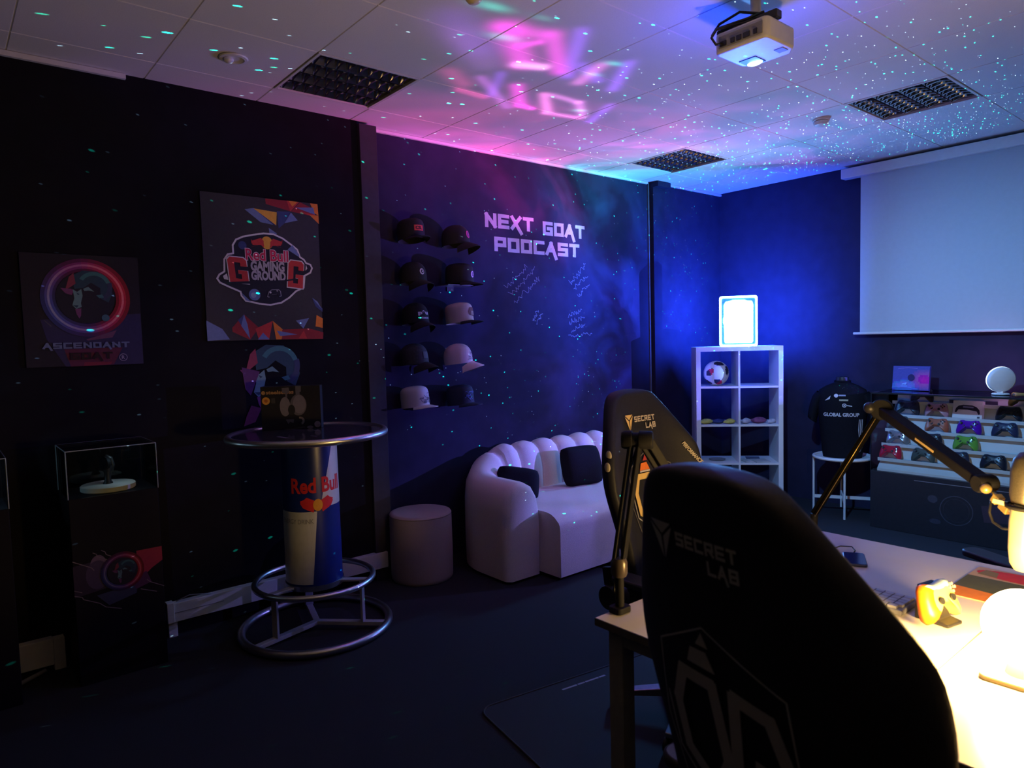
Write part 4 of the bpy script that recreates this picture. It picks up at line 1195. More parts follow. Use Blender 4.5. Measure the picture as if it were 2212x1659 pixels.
for lo, hi in (((0, 0, KZ1 - .012), (kw, e, KZ1)), ((0, kd - e, KZ1 - .012), (kw, kd, KZ1)), ((0, e, KZ1 - .012), (e, kd - e, KZ1)), ((kw - e, e, KZ1 - .012), (kw, kd - e, KZ1)),
               ((0, kd - e, KZ0), (e, kd, KZ1 - .012)), ((kw - e, kd - e, KZ0), (kw, kd, KZ1 - .012)), ((0, 0, KZ0), (.006, .006, KZ1 - .012)), ((kw - .006, 0, KZ0), (kw, .006, KZ1 - .012))): fr.box(lo, hi)
fr.build('frame', BLACKM, t)
MB().box((.004, .001, KZ0), (kw - .004, .005, KZ1 - .013)).build('front_glass', GLASS, t)
MB().box((.0005, .006, KZ0 + .004), (.0045, kd - e, KZ1 - .013)).build('side_glass', GLASS, t)
MB().box((e, e, KZ1 - .008), (kw - e, kd - e, KZ1 - .002)).build('top_glass', GLASS, t)
# stepped rack: ledges climb towards the back
RW = mat('rack_white', (.66, .68, .70), .6, var=.03, scale=6)
LEDGE = [(.095, .560), (.165, .672), (.235, .784), (.305, .896), (.375, 1.000)]     # y from the front glass, z
rk = MB()
rx0, rx1 = .045, kw - .03
pr = [(.02, KZ0 + .001), (.02, KZ0 + .02)]
for y, z in LEDGE: pr += [(y - .012, z - .020), (y - .066, z - .014), (y - .068, z + .012), (y - .060, z + .012), (y - .058, z - .004), (y + .030, z)]
pr += [(.43, 1.078), (.44, 1.078), (.44, KZ0 + .001)]
rk.prism(pr, rx0, rx1, Matrix(((0, 0, 1, 0), (1, 0, 0, 0), (0, 1, 0, 0), (0, 0, 0, 1))))
rk.build('rack', RW, t)

# game controllers on the ledges
def pad_outline():
    half = [(0, .040), (.022, .041), (.038, .046), (.056, .044), (.066, .030), (.074, .002), (.079, -.030), (.076, -.052), (.066, -.060), (.055, -.052), (.044, -.030), (.034, -.020), (.018, -.017), (0, -.017)]
    return half + [(-x, y) for x, y in half[-2:0:-1]]
PO = pad_outline()
def pad_body():
    b = MB(); n = len(PO); rows = []
    lev = ((.25, .024), (.55, .023), (.78, .020), (.92, .013), (1.0, .002), (1.0, -.004), (.93, -.012), (.78, -.018), (.5, -.021))
    for s, h in lev:
        row = []
        for x, y in PO:
            g = 1 + .35 * max(0, -y - .015) / .045 * (1 if s < .97 else 0)
            row.append((x * s, (y - .008) * s + .008 * 1, h * (g if abs(h) > .005 else 1)))
        rows.append(row)
    b.grid(rows, closed_u=True)
    b.f.append(tuple(range(n))); b.m.append(0); b.f.append(tuple((len(rows) - 1) * n + i for i in range(n))); b.m.append(0)
    return b
PADLEAN = radians(74)
def controller(x, row, m, label, lean=0, sc=1.0, dark=None, group='game controllers in the counter'):
    y, z = LEDGE[row]
    sc *= 1.08
    t = thing('game_controller', label, 'game controller', (KX0 + x + .045, KY0 + y - .030, z + .0605 * sc), 0, group)
    t.rotation_euler = (PADLEAN + lean, 0, 0); t.scale = (sc, sc, sc)
    pb = pad_body().build('body', m, t, smooth=75)
    d = dark or BLACKP
    for (sx, sy) in ((-.043, .020), (.022, -.003)):
        MB().lathe([(.008, .022), (.006, .028), (.009, .032), (.0085, .0345), (0, .0335)], 16, Matrix.Translation((sx, sy, 0)), caps=False).build('thumbstick', d, t, smooth=60)
    MB().box((-.034, -.006, .022), (-.012, .001, .0275)).box((-.0265, -.0135, .022), (-.0195, .0085, .0275)).build('direction_pad', d, t)
    for k in range(4): MB().lathe([(.0048, .022), (.0045, .0285), (0, .0295)], 12, Matrix.Translation((.043 + .011 * cos(k * pi / 2), .020 + .011 * sin(k * pi / 2), 0)), caps=False).build('button', d, t, smooth=60)
    return t
cm = lambda n, c, r=.3, **k: mat('pad_' + n, c, r, var=.08, **k)
PADS = [
    (.215, 4, cm('charcoal', (.035, .033, .042)), 'dark controller on the highest ledge beside the picture print'),
    (.885, 4, cm('brass', (.16, .13, .03)), 'black and yellow patterned controller at the right end of the highest ledge'),
    (.130, 3, cm('slate', (.03, .033, .045)), 'large dark controller at the left end of the second ledge'),
    (.345, 3, cm('rose', (.55, .28, .32), .25), 'pink and white patterned controller on the second ledge'),
    (.825, 3, cm('ink', (.016, .017, .028)), 'black controller on the second ledge right of the white box'),
    (.085, 2, cm('ash', (.10, .12, .13)), 'grey controller at the left end of the third ledge behind the microphone arm'),
    (.370, 2, cm('copper', (.42, .12, .06), .35), 'orange controller on the third ledge'),
    (.590, 2, cm('violet', (.12, .01, .42), .15), 'glossy purple controller on the third ledge'),
    (.820, 2, cm('denim', (.03, .035, .09)), 'dark blue controller at the right of the third ledge'),
    (.110, 1, cm('silver', (.42, .43, .46), .18, metal=.6), 'silver and black controller with a white cable on the fourth ledge'),
    (.350, 1, cm('coal', (.02, .02, .03)), 'dark controller on the fourth ledge half behind the microphone arm'),
    (.590, 1, cm('green', (.16, .42, .06), .15), 'shiny green controller on the fourth ledge'),
    (.085, 0, cm('red', (.60, .01, .04), .15), 'shiny red controller at the left end of the lowest ledge'),
    (.325, 0, cm('moss', (.08, .10, .09)), 'grey green controller on the lowest ledge next to the red one'),
    (.555, 0, cm('navy', (.03, .035, .07)), 'dark controller on the lowest ledge below the green one'),
    (.790, 0, cm('night', (.016, .018, .032)), 'black controller at the right of the lowest ledge'),
]
for k, (x, r, m, lab) in enumerate(PADS): controller(x, r, m, lab, 0, 1.0 if k not in (2,) else 1.12)
tag(MB().tube([(KX0 + .18, KY0 + .13, .69), (KX0 + .22, KY0 + .115, .682), (KX0 + .25, KY0 + .13, .680), (KX0 + .27, KY0 + .12, .682), (KX0 + .255, KY0 + .14, .690), (KX0 + .22, KY0 + .14, .69)], .0035, 8).build('controller_cable', WHITEP, smooth=180), 'coiled white cable beside the silver controller', 'cable')
y, z = LEDGE[3]
t = thing('controller_box', 'white product box with a black controller picture among the controllers', 'box', (KX0 + .60, KY0 + y - .045, z + .001), 0)
t.rotation_euler = (radians(-12), 0, 0)
MB().box((-.10, 0, .0), (.10, .05, .145)).build('carton', WHITEP, t, bevel=.001)
A = Art(); A.poly([(-.085, .055), (-.078, .085), (-.06, .105), (-.03, .112), (.03, .110), (.06, .098), (.08, .075), (.085, .045), (.075, .04), (.062, .065), (.0, .075), (-.06, .075), (-.075, .05)], ink((.03, .03, .05))); A.up()
A.poly([(-.03, .09), (.04, .088), (.04, .10), (-.03, .102)], ink((.25, .27, .36))); A.poly([(.068, .012), (.085, .012), (.085, .026), (.068, .026)], ink((.08, .08, .11)))
A.build('printed_front', t)
for x, lab in ((.470, 'small dark price stand left of the white controller box'), (.735, 'small dark price stand right of the white controller box')):
    o = MB().box((-.02 if x < .5 else -.04, 0, 0), (.02 if x < .5 else .04, .006, .035)).build('price_stand', ink((.05, .05, .09))); o.location = (KX0 + x, KY0 + LEDGE[4][0] - .02, LEDGE[4][1]); tag(o, lab, 'price stand', 'price stands in the counter')
st_ = thing('narrow_cabinet', 'dark narrow cabinet squeezed between jersey table and display counter', 'cabinet', (KX0 - .10, KY0 + .465, 0))
MB().box((0, 0, 0), (.085, .09, .90)).build('carcass', BLACKP, st_, bevel=.003)
MB().box((-.002, -.004, .90), (.087, .092, .912)).build('top_board', GREYP, st_, bevel=.002)
cp = thing('small_pack', 'small red and white pack on the narrow cabinet beside the counter', 'box', (KX0 - .09, KY0 + .475, .9125))
MB().box((0, 0, 0), (.035, .05, .11)).build('carton', ink((.35, .03, .06)), cp)
MB().box((-.0005, -.0005, .11), (.0355, .0505, .135)).build('lid', WHITEP, cp)

# print and galaxy lamp on the counter
t = thing('picture_print', 'small blue and pink picture print standing on the counter', 'picture', (-2.25, 6.10, KZ1 + .0005), radians(-4))
t.rotation_euler = (radians(-7), 0, radians(-4))
MB().box((-.145, 0, 0), (.145, .012, .20)).build('panel', ink((.05, .05, .28), .3), t)
A = Art()
def shade(u, v):
    r = max(0, 1 - sqrt(((u - .105) / .11) ** 2 + ((v - .09) / .09) ** 2)); b_ = max(0, 1 - sqrt(((u + .05) / .14) ** 2 + ((v - .04) / .06) ** 2))
    return (.10 + .55 * r + .05 * b_, .07 + .18 * b_ - .05 * r, .34 + .35 * b_ - .05 * r)
for i in range(24):
    for j in range(14):
        u0, v0 = -.143 + .286 * i / 24, .002 + .196 * j / 14
        c = shade(u0 + .006, v0 + .007); A.poly([(u0, v0), (u0 + .286 / 24, v0), (u0 + .286 / 24, v0 + .014), (u0, v0 + .014)], ink([max(.02, round(x * 12) / 12) for x in c], .3))
A.up(); A.disc((.005, .105), .027, ink((.03, .02, .10))); A.line([(-.10, .175), (-.02, .185), (.05, .178)], .002, ink((.4, .25, .7)))
A.line([(-.14, .02), (-.02, .025), (.06, .012)], .004, ink((.15, .30, .85))); A.line([(-.06, .05), (-.03, .06), (-.04, .045)], .008, ink((.3, .45, .9)))
A.build('printed_artwork', t)

t = thing('galaxy_lamp', 'round white galaxy projector lamp glowing at its rim on the counter', 'lamp', (-1.605, 6.02, KZ1 + .0005))
AX = Vector((-.62, .76, .16)).normalized()
GM = Matrix.Translation((0, 0, .112)) @ AX.to_track_quat('Z', 'Y').to_matrix().to_4x4()
MB().lathe([(0, -.034), (.080, -.034), (.090, -.026), (.094, -.010), (.094, .010), (.088, .022)], 48, GM, caps=False).build('drum', WHITEP, t, smooth=50)
MB().lathe([(.0945, -.004), (.0945, .012), (.088, .022), (.080, .026), (.066, .030)], 48, GM, caps=False).build('lit_ring', mat('galaxy_ring', (.9, .9, .9), .3, emit=2.2, emit_rgb=(.55, .75, 1)), t, smooth=50)
MB().lathe([(.066, .030), (.056, .046), (.034, .058), (0, .063)], 40, GM, caps=False).build('lens_dome', mat('galaxy_dome', (.9, .7, .9), .2, emit=14, emit_rgb=(1, .35, .95)), t, smooth=60)
MB().lathe([(.055, 0), (.058, .004), (.052, .010), (0, .012)], 32, caps=False).build('foot', WHITEP, t, smooth=50)
MB().box((-.018, -.012, .008), (.018, .012, .035)).build('neck', WHITEP, t, bevel=.003)

# ------------------------------------------------------------------ desks
DESKT = mat('desk_laminate', (.70, .66, .60), .22, var=.03, scale=6, coat=.15)
DESKE = mat('desk_edge', (.10, .09, .09), .5)
DESKF = mat('desk_frame', (.28, .27, .26), .45, .2)
DZ = .74
def desk(x0, x1, label):
    t = thing('desk', label, 'desk', (x0, 1.512, 0), 0, 'joined white desks')
    w, d = x1 - x0, 1.385
    MB().box((0, 0, DZ - .024), (w, d, DZ)).build('top', DESKT, t, bevel=.0015)
    e = MB(); e.box((-.001, -.0015, DZ - .024), (w, 0, DZ - .0015)); e.box((-.0015, 0, DZ - .024), (0, d, DZ - .0015)); e.box((0, d, DZ - .024), (w, d + .0015, DZ - .0015)); e.build('edge_band', DESKE, t)
    for a, b_ in (((.05, .03, .665), (w - .05, .055, .715)), ((.05, d - .055, .665), (w - .05, d - .03, .715)), ((.03, .055, .665), (.055, d - .055, .715)), ((w - .055, .055, .665), (w - .03, d - .055, .715))):
        MB().box(a, b_).build('apron', DESKF, t, bevel=.002)
    for x in (.028, w - .083):
        for y in (.028, d - .083): MB().box((x, y, 0), (x + .055, y + .055, DZ - .025)).build('leg', DESKF, t, bevel=.003)
    return t
desk(-1.447, -.633, 'white desk with grey square legs carrying a microphone arm on its corner')
desk(-.628, .95, 'white desk holding the glowing lamp at the right picture edge')

# ------------------------------------------------------------------ chairs
LEATH = mat('chair_leather', (.019, .020, .032), .55, var=.12, scale=140, bump=.12, spec=.3)
PROF = [(1.366, .02), (1.364, .05), (1.356, .095), (1.340, .125), (1.31, .150), (1.27, .176), (1.216, .208), (1.172, .234), (1.127, .260), (1.092, .277), (1.02, .286), (.958, .284), (.869, .264), (.788, .238), (.726, .220), (.62, .205), (.53, .20), (.50, .17)]
PROF = [(z, h * 1.1) for z, h in PROF]
def hw(z):
    for (za, a), (zb, b_) in zip(PROF, PROF[1:]):
        if zb <= z <= za: return b_ + (a - b_) * (z - zb) / (za - zb)
    return PROF[0][1] if z > PROF[0][0] else PROF[-1][1]
def wing(z): return max(0, min(1, (1.33 - z) / .22)) * (.55 + .45 * max(0, min(1, (z - .55) / .3)))
def yb(z): return -.25 - (z - .62) * .155
def y_back(x, z): u = min(1, abs(x) / hw(z)); return yb(z) + .085 * wing(z) * u ** 2.6
def y_front(x, z): u = min(1, abs(x) / hw(z)); return yb(z) + .085 + .115 * wing(z) * u ** 3
def chair(loc, rz, label, face, gold):
    t = thing('gaming_chair', label, 'chair', loc, rz, 'black gaming chairs')
    n = 24; rows = []
    for z, h in PROF:
        row = []
        for i in range(n + 1):
            u = -1 + 2 * i / n; u = sin(u * pi / 2) * .55 + u * .45
            th = (1 - abs(u) ** 7) ** .5
            mid = (y_back(u * h, z) + y_front(u * h, z)) / 2; hf = (y_front(u * h, z) - y_back(u * h, z)) / 2 * (.12 + .88 * th) * (1 if 0.51 < z < 1.36 else .55)
            row.append((u * h, mid - hf, z))
        for i in range(n - 1, 0, -1):
            u = -1 + 2 * i / n; u = sin(u * pi / 2) * .55 + u * .45
            th = (1 - abs(u) ** 7) ** .5
            mid = (y_back(u * h, z) + y_front(u * h, z)) / 2; hf = (y_front(u * h, z) - y_back(u * h, z)) / 2 * (.12 + .88 * th) * (1 if 0.51 < z < 1.36 else .55)
            row.append((u * h, mid + hf, z))
        rows.append(row)
    b = MB(); b.grid(rows, closed_u=True); k = len(rows[0])
    b.f.append(tuple(range(k))); b.m.append(0); b.f.append(tuple((len(rows) - 1) * k + i for i in range(k))); b.m.append(0)
    b.build('backrest', LEATH, t, smooth=180, sub=1)
    # prints
    if face:
        fn = (lambda u, v, e: (u, y_back(u, v) - e, v)) if face == 'back' else (lambda u, v, e: (-u, y_front(u, v) + e, v))
        c1 = GOLD if gold else mat('grey_print', (.42, .41, .44), .55, var=.06); c2 = ink((.60, .54, .45)) if gold else c1
        ox = -.118
        A = Art(.0008)
        A.poly([(ox, 1.262), (ox + .056, 1.262), (ox + .029, 1.240)], c1); A.poly([(ox - .002, 1.257), (ox + .026, 1.236), (ox + .027, 1.196)], c1); A.poly([(ox + .058, 1.257), (ox + .032, 1.236), (ox + .031, 1.196)], c1)
        A.build('brand_mark', t, fn=fn, fine=.02, base=.0065)
        A = Art(.0008)
        A.strokes('SECRET', -.052, 1.228, .134, .024, c2, t=.22, gap=.16); A.strokes('LAB', .018, 1.196, .064, .024, c2, t=.22, gap=.16)
        A.build('brand_lettering', t, fn=fn, fine=.02, base=.0065)
        A = Art(.0008)
        hexo = [(-.140, 1.03), (-.016, 1.094), (.140, 1.03), (.152, .88), (.105, .765), (.0, .675), (-.105, .765), (-.150, .88)]
        A.line(hexo, .0035, c1 if not gold else ink((.16, .15, .16)), closed=True); A.up()
        A.line([(-.105, .93), (-.08, .995), (-.008, .995), (.012, .86), (-.02, .80), (-.090, .845)], .025, c1, closed=True)
        A.line([(.128, .925), (.108, .985), (.040, .995), (.032, .86), (.055, .80), (.115, .835), (.122, .885), (.078, .89)], .025, c1)
        A.line([(-.135, .93), (-.118, .83), (-.02, .765), (.06, .79)], .005, ink((.42, .41, .42)) if gold else c1)
        cc = ORANGE if gold else c1
        A.poly([(-.062, 1.020), (.005, 1.020), (-.012, 1.052), (-.050, 1.050)], cc); A.poly([(-.035, 1.060), (-.005, 1.060), (-.018, 1.085)], ink((.40, .05, .05)) if gold else c1)
        if gold: A.poly([(-.062, 1.012), (.005, 1.012), (.005, 1.019), (-.062, 1.019)], ink((.6, .58, .6)))
        A.build('crest', t, fn=fn, fine=.02, base=.0065)
        if gold:
            A = Art(.0008); A.text('PERFORMANCE', .205, 1.110, .115, .016, c2, .04, rot=-.95); A.build('wing_lettering', t, fn=fn, fine=.015, base=.0065)
            wb = MB()
            for z in (1.118, 1.072): wb.ball((hw(z) - .004, yb(z) + .135, z), (.004, .016, .020), 14, 8)
            wb.build('wing_badge', c2, t, smooth=180)
    # seat
    b = MB(); rows = []
    for y, z, h in ((-.25, .50, .20), (-.20, .515, .225), (0, .510, .25), (.18, .515, .255), (.255, .505, .24), (.275, .475, .22)):
        rows.append([(-h, y, .43), (-h - .005, y, .48), (-h + .01, y, z + .025), (-h * .72, y, z + .035), (-h * .55, y, z), (0, y, z - .004), (h * .55, y, z), (h * .72, y, z + .035), (h - .01, y, z + .025), (h + .005, y, .48), (h, y, .43), (0, y, .425)])
    b.grid(rows, closed_u=True); k = 12; b.f.append(tuple(range(k))); b.m.append(0); b.f.append(tuple(5 * k + i for i in range(k))); b.m.append(0)
    b.build('seat', LEATH, t, smooth=180, sub=2)
    MB().box((-.10, -.15, .375), (.10, .12, .43)).build('mechanism', BLACKM, t, bevel=.006)
    for s_ in (-1, 1):
        MB().bar((s_ * .225, -.24, .46), (s_ * .215, -.275, .62), .03, .05).build('back_bracket', BLACKM, t, bevel=.004)
        MB().lathe([(.05, -.018), (.054, 0), (.05, .018)], 24, Matrix.Translation((s_ * .235, -.245, .50)) @ Matrix.Rotation(pi / 2, 4, 'Y')).build('hinge_cover', BLACKP, t, smooth=50)
        ar = MB(); ar.bar((s_ * .20, -.02, .40), (s_ * .315, -.02, .40), .06, .02); ar.box((s_ * .315 - .018, -.055, .39), (s_ * .315 + .018, .015, .622)); ar.build('armrest_post', BLACKM, t, bevel=.004)
        pd = MB().prism([(x, y) for x, y in rrect(.095, .27, .04)], -.0, .028, Matrix.Translation((s_ * .315, -.14, .623)))
        pd.build('armrest', BLACKP, t, bevel=.008, smooth=50)
    MB().lathe([(.032, .115), (.032, .26), (.024, .262), (.024, .38)], 24).build('gas_lift', BLACKM, t, smooth=50)
    MB().lathe([(.055, .085), (.055, .125), (.04, .13)], 24).build('hub', BLACKM, t, smooth=50)
    for k in range(5):
        a = 2 * pi * k / 5 + .35
        c, s_ = cos(a), sin(a)
        lg = MB()
        P0, P1 = Vector((.04 * c, .04 * s_, .105)), Vector((.325 * c, .325 * s_, .070))
        u = Vector((-s_, c, 0))
        lg.add([P0 - u * .03 + Vector((0, 0, .02)), P0 + u * .03 + Vector((0, 0, .02)), P0 + u * .03 - Vector((0, 0, .02)), P0 - u * .03 - Vector((0, 0, .02)), P1 - u * .02 + Vector((0, 0, .012)), P1 + u * .02 + Vector((0, 0, .012)), P1 + u * .02 - Vector((0, 0, .008)), P1 - u * .02 - Vector((0, 0, .008))], [(0, 1, 2, 3), (7, 6, 5, 4), (0, 4, 5, 1), (1, 5, 6, 2), (2, 6, 7, 3), (3, 7, 4, 0)])
        lg.build('base_leg', STEEL if gold else BLACKM, t, bevel=.004)
        cs = MB()
        for o_ in (-.016, .016): cs.lathe([(.0, -.009), (.026, -.009), (.030, -.004), (.030, .004), (.026, .009), (0, .009)], 20, Matrix.Translation((.315 * c, .315 * s_, .0305)) @ Matrix.Rotation(a + pi / 2, 4, 'Z') @ Matrix.Translation((o_, 0, 0)) @ Matrix.Rotation(pi / 2, 4, 'Y'), caps=False)
        cs.tube([(.315 * c, .315 * s_, .03), (.315 * c, .315 * s_, .066)], .008, 8)
        cs.build('caster', BLACKP, t, smooth=50)
    return t
chair((-.595, 1.280, 0), radians(-11), 'black gaming chair seen from behind, largest and nearest to the camera', 'back', False).scale = (1, 1, 1.014)
chair((-1.71, 2.372, 0), radians(-90), 'black gaming chair with gold lettering turned towards the desk end', 'front', True)
chair((-.75, 3.60, 0), radians(61), 'dark gaming chair beyond the desk of which one armrest shows', None, False)

# floor mat under the desk end
t = thing('floor_mat', 'thin black floor mat with rounded corner under the desk end', 'floor mat', (-2.36, 1.72, .0005), radians(-9))
MB().prism([(x + .62, y) for x, y in rrect(1.24, 1.15, .07)], 0, .004).build('mat', mat('mat_black', (.014, .014, .018), .8, var=.2, scale=200), t)
MB().tube([(x + .62, y, .0045) for x, y in rrect(1.22, 1.13, .065)], .004, 6, True).build('stitched_edge', mat('mat_edge', (.05, .048, .055), .8), t)
A = Art(.0004)
for a, b_ in ((.40, .475), (.487, .52), (.53, .60), (.61, .64)): A.line([(.075, a), (.075, b_)], .011, ink((.36, .35, .42)))
A.build('printed_line', t, fn=lambda u, v, e: (u, v, .0042 + e))

# ------------------------------------------------------------------ things on the desk
t = thing('keyboard', 'pale computer keyboard on the desk behind the nearest chair', 'keyboard', (-1.262, 2.178, DZ + .0005))
MB().box((0, 0, 0), (.44, .132, .016)).build('case', mat('keyboard_case', (.22, .23, .27), .5), t, bevel=.003)
kb = MB()
for r in range(5):
    n = 15 if r else 9
    x = .008
    ws = [.0278] * 15 if r else [.034, .028, .034, .168, .028, .028, .028, .028, .028]
    for w_ in ws:
        kb.box((x + .001, .008 + r * .024, .016), (x + w_ - .002, .008 + r * .024 + .021, .0235)); x += w_ + (.0006 if r else .0015)
kb.build('keys', mat('key_caps', (.42, .44, .52), .45), t)

t = thing('phone', 'dark blue phone with thin cable lying at the far desk edge', 'phone', (-1.145, 2.60, DZ + .0005), radians(28))
MB().prism([(x, y - .075) for x, y in rrect(.075, .15, .012)], 0, .009).build('case', mat('phone_case', (.03, .035, .10), .4), t, bevel=.002)
MB().prism([(x, y - .070) for x, y in rrect(.069, .14, .009)], .009, .0095).build('screen', mat('phone_glass', (.01, .01, .015), .08), t)
MB().tube([(0, .075, .005), (.01, .11, .006), (.0, .14, .012), (-.04, .15, .008), (-.07, .12, .004)], .0025, 8).build('cable', BLACKP, t, smooth=180)

# controller standing upright on a wedge stand
t = thing('controller_stand', 'dark wedge stand holding the orange and yellow controller', 'stand', (-.745, 2.225, DZ + .0005), radians(78))
MB().prism([(-.055, 0), (.045, 0), (.045, .010), (.012, .014), (-.030, .105), (-.048, .105)], -.035, .035, Matrix(((0, 0, 1, 0), (-1, 0, 0, -.012), (0, 1, 0, 0), (0, 0, 0, 1)))).build('wedge', BLACKP, t, bevel=.003)
t = thing('game_controller', 'orange and yellow controller propped upright on the desk', 'game controller', (-.738, 2.203, DZ + .0735))
t.scale = (1.04, 1.04, 1.04)
t.rotation_euler = Matrix.Rotation(radians(78), 3, 'Z').to_euler()
MR = (Matrix.Rotation(radians(78), 4, 'Z') @ Matrix.Rotation(radians(72), 4, 'X') @ Matrix.Rotation(0, 4, 'Z'))
t.rotation_euler = MR.to_euler()
pbm = pad_body()
for k in range(len(pbm.f)):
    c = sum((Vector(pbm.v[i]) for i in pbm.f[k]), Vector()) / len(pbm.f[k])
    pbm.m[k] = 1 if c.x < -.040 else (2 if c.y > .026 else 0)
pbm.build('body', [mat('pad_yellow', (.75, .60, .18), .35, var=.05), mat('pad_orange', (.85, .17, .01), .3, var=.05), mat('pad_bluewhite', (.45, .60, .70), .25, var=.05)], t, smooth=75)
for (sx, sy) in ((-.022, -.003), (.030, -.002)): MB().lathe([(.008, .022), (.006, .028), (.010, .032), (.009, .0345), (0, .0335)], 16, Matrix.Translation((sx, sy, 0)), caps=False).build('thumbstick', BLACKP, t, smooth=60)
for k in range(4): MB().lathe([(.0048, .022), (.0045, .0285), (0, .0295)], 12, Matrix.Translation((.046 + .010 * cos(k * pi / 2), .022 + .010 * sin(k * pi / 2), 0)), caps=False).build('button', GREYP, t, smooth=60)

# printed desk mat
t = thing('printed_desk_mat', 'colourful red orange and green printed mat at the far desk edge', 'desk mat', (-.81, 2.475, DZ + .0004))
MB().prism([(x + .36, y) for x, y in rrect(.72, .36, .012)], 0, .003).build('mat', ink((.55, .40, .28), .7), t)
A = Art()
A.poly([(.0, .02), (.0, .24), (.24, .24), (.26, .12), (.22, .04)], ink((.10, .11, .06), .7)); A.poly([(.0, .0), (.72, .0), (.72, .09), (.30, .07), (.0, .10)], ink((.72, .22, .03), .7))
A.poly([(.20, .08), (.30, .26), (.72, .30), (.72, .05), (.40, .05)], ink((.75, .34, .04), .7)); A.up()
A.disc((.15, .30), .14, ink((.60, .05, .06), .7), ry=.05); A.disc((.33, .18), .06, ink((.45, .22, .05), .7), ry=.04); A.poly([(.30, .10), (.42, .14), (.45, .06), (.34, .04)], ink((.80, .15, .04), .7))
A.disc((.42, .24), .05, ink((.30, .15, .05), .7), ry=.02); A.poly([(.40, .11), (.55, .12), (.54, .16), (.42, .15)], ink((.8, .62, .3), .7)); A.poly([(.02, .27), (.08, .26), (.07, .32), (.03, .33)], ink((.25, .2, .1), .7))
A.build('printed_artwork', t, fn=lambda u, v, e: (u, v, .003 + e))

# glowing globe lamp
t = thing('desk_lamp', 'glowing warm globe lamp on a flat base at the right picture edge', 'lamp', (DESK_LAMP[0], DESK_LAMP[1], DZ + .0005))
MB().prism(rrect(.15, .14, .02), 0, .014, Matrix.Translation((0, -.07, 0))).build('base', mat('lamp_base', (.35, .28, .16), .4, var=.05), t, bevel=.004)
MB().lathe([(.034, .014), (.03, .03), (.026, .055)], 28).build('socket', mat('lamp_base', (.35, .28, .16)), t, smooth=50)
LAMPG = mat('lamp_glow', (1, .9, .7), .4, var=0, emit=230, emit_rgb=(1, .62, .20))
MB().ball((0, 0, DESK_LAMP[2] - DZ), .085, 40, 24).build('globe', LAMPG, t, smooth=180)

# microphone arm on the desk corner
t = thing('microphone_boom', 'black folded microphone arm clamped to the near desk corner', 'microphone arm', (-1.424, 1.60, DZ + .0005))
def L3(p): return (p[0] + 1.424, p[1] - 1.60, p[2] - DZ)
MB().prism(rrect(.05, .06, .012), 0, .02, Matrix.Translation((0, -.03, 0))).build('clamp', BLACKM, t, bevel=.003)
MB().tube([(0, 0, .02), (0, 0, .125)], .014, 16).tube([(.0, .02, .0), (.0, .02, .008)], .006, 10).build('post', BLACKM, t, smooth=50)
MB().lathe([(.022, .115), (.026, .125), (.026, .16), (.02, .172), (0, .174)], 24, caps=False).build('swivel', mat('arm_joint', (.09, .07, .06), .3, .3), t, smooth=50)
E1, J1 = (-1.470, 1.742, 1.262), (-1.424, 1.60, .90)
ax = (Vector(E1) - Vector(J1)).normalized(); sd = Vector((.82, .57, 0)).normalized()
for s_ in (-1, 1): MB().bar(Vector(L3(J1)) + sd * .013 * s_, Vector(L3(E1)) + sd * .013 * s_, .012, .030).build('lower_arm', BLACKM, t, bevel=.003)
ROT = Matrix.Translation(L3(E1)) @ sd.to_track_quat('Z', 'Y').to_matrix().to_4x4()
MB().lathe([(0, -.045), (.026, -.045), (.030, -.036), (.030, -.012), (.024, -.01), (.024, .01), (.030, .012), (.030, .05), (.026, .056), (0, .056)], 26, ROT, caps=False).build('elbow', BLACKM, t, smooth=50)
E2 = (-1.37, 2.03, .85)
q0 = Vector(L3(E1)) + sd * .03
for s_ in (-1, 1): MB().bar(q0 + sd * .013 * s_, Vector(L3(E2)) + sd * .013 * s_, .012, .030).build('upper_arm', BLACKM, t, bevel=.003)
MB().ball(L3(E2), .024).build('end_joint', BLACKM, t, smooth=180)
MB().tube([L3((-1.43, 1.60, .745)), L3((-1.455, 1.61, .80)), L3((-1.452, 1.63, .95)), L3((-1.47, 1.70, 1.15)), L3((-1.47, 1.755, 1.25))], .004, 8).build('cable', BLACKP, t, smooth=180)

# big microphone arm with microphone
t = thing('microphone_boom', 'large black microphone arm with gold mark reaching to the microphone', 'microphone arm', (-1.38, 2.75, DZ + .0005))
def L4(p): return (p[0] + 1.38, p[1] - 2.75, p[2] - DZ)
EB, JT, LB = (-1.113, 2.75, 1.297), (-.689, 2.45, 1.121), (-1.376, 2.75, .85)
MB().prism(rrect(.06, .07, .012), 0, .022, Matrix.Translation((0, -.035, 0))).build('clamp', BLACKM, t, bevel=.003)
MB().tube([(0, 0, .022), L4(LB)], .015, 16).build('post', BLACKM, t, smooth=50)
sd = (Vector(EB) - Vector(LB)).cross(Vector((0, 0, 1))).normalized()
MB().bar(L4(LB), L4(EB), .022, .026).build('lower_arm', mat('boom_matt_black', (.004, .004, .005), .8, var=.1, spec=.03), t, bevel=.003)
MB().tube([L4((-1.36, 2.725, .845)), L4((-1.125, 2.725, 1.265))], .0013, 8).build('tension_rod', mat('rod_brass', (.55, .38, .12), .3, .7), t, smooth=180)
MB().lathe([(0, -.035), (.036, -.035), (.040, -.026), (.040, .022), (.036, .03), (0, .03)], 28, Matrix.Translation(L4(EB)) @ Vector((.3, -.95, .1)).to_track_quat('Z', 'Y').to_matrix().to_4x4(), caps=False).build('elbow', BLACKM, t, smooth=50)
MB().ball(L4((-1.145, 2.72, 1.305)), .022).build('elbow_knob', BLACKP, t, smooth=180)
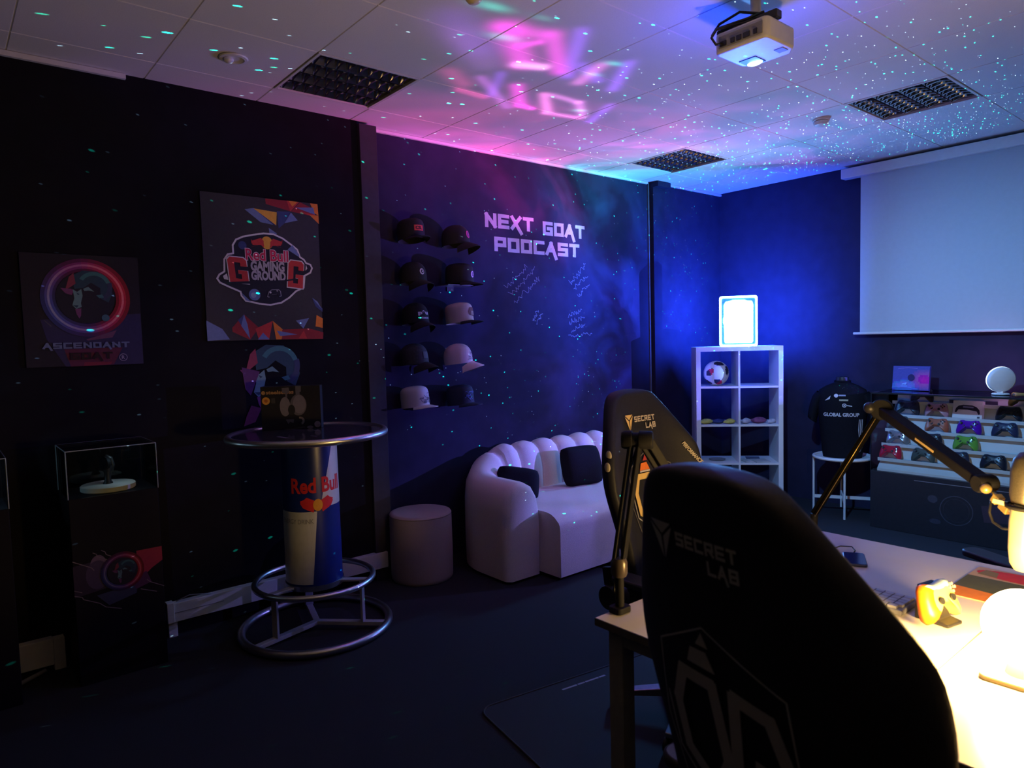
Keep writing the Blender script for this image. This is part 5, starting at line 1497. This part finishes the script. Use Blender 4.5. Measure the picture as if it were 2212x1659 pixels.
MB().bar(L4(EB), L4(JT), .050, .034).build('upper_arm', BLACKM, t, bevel=.006)
A = Art(.0006)
dv = (Vector(JT) - Vector(EB)); dn = dv.normalized(); sdv = dn.cross(Vector((0, 0, 1))).normalized(); upv = sdv.cross(dn)
MB().bar(Vector(L4(EB)) + dv * .44 + sdv * .0252, Vector(L4(EB)) + dv * .62 + sdv * .0252, .0012, .008).build('gold_mark', GOLD, t)
MB().lathe([(0, -.03), (.024, -.03), (.028, -.022), (.028, .022), (.024, .03), (0, .03)], 24, Matrix.Translation(L4(JT)) @ sdv.to_track_quat('Z', 'Y').to_matrix().to_4x4(), caps=False).build('end_joint', BLACKM, t, smooth=50)
BR = mat('joint_brass', (.65, .47, .16), .3, .6)
MB().ball(L4((-.678, 2.42, 1.112)), (.016, .016, .016)).build('joint_bolt', BR, t, smooth=180)
MB().tube([L4(JT), L4((-.645, 2.42, 1.085)), L4((-.60, 2.38, 1.06))], .007, 10).build('end_rod', STEEL, t, smooth=180)
MB().bar(L4((-.655, 2.425, 1.090)), L4((-.640, 2.415, 1.078)), .028, .026).build('rod_nut', BR, t, bevel=.003)
MB().bar(L4((-.630, 2.405, 1.075)), L4((-.605, 2.385, 1.060)), .030, .024).build('clamp_nut', BR, t, bevel=.003)
t5 = thing('microphone', 'pale studio microphone hanging from the large arm at the right picture edge', 'microphone', (-.558, 2.347, .905))
MB().lathe([(0, 0), (.028, .002), (.038, .02), (.042, .06), (.041, .14), (.037, .175)], 32, caps=False).build('body', mat('mic_cream', (.62, .55, .32), .35, .2, var=.05), t5, smooth=50)
MB().lathe([(.030, .175), (.030, .195)], 28).build('neck_band', BLACKM, t5, smooth=50)
MB().lathe([(.037, .195), (.041, .215), (.040, .285), (.033, .32), (.018, .338), (0, .342)], 32, caps=False).build('grille', mat('mic_grille', (.10, .085, .06), .4, .5, var=.2, scale=300), t5, smooth=50)
MB().tube([(.047 * cos(2 * pi * i / 30), .047 * sin(2 * pi * i / 30), .185) for i in range(30)], .006, 8, True).build('shock_ring', BLACKM, t5, smooth=180)
MB().bar((-.047, 0, .185), (-.080, -.008, .192), .012, .012).build('yoke', BR, t5)
tag(MB().tube([(-.665, 2.43, 1.085), (-.668, 2.42, 1.04), (-.655, 2.41, 1.015), (-.625, 2.39, 1.005), (-.604, 2.37, 1.012)], .004, 8).build('microphone_cable', BLACKP, smooth=180), 'thin dark cable looping under the microphone mount', 'cable')
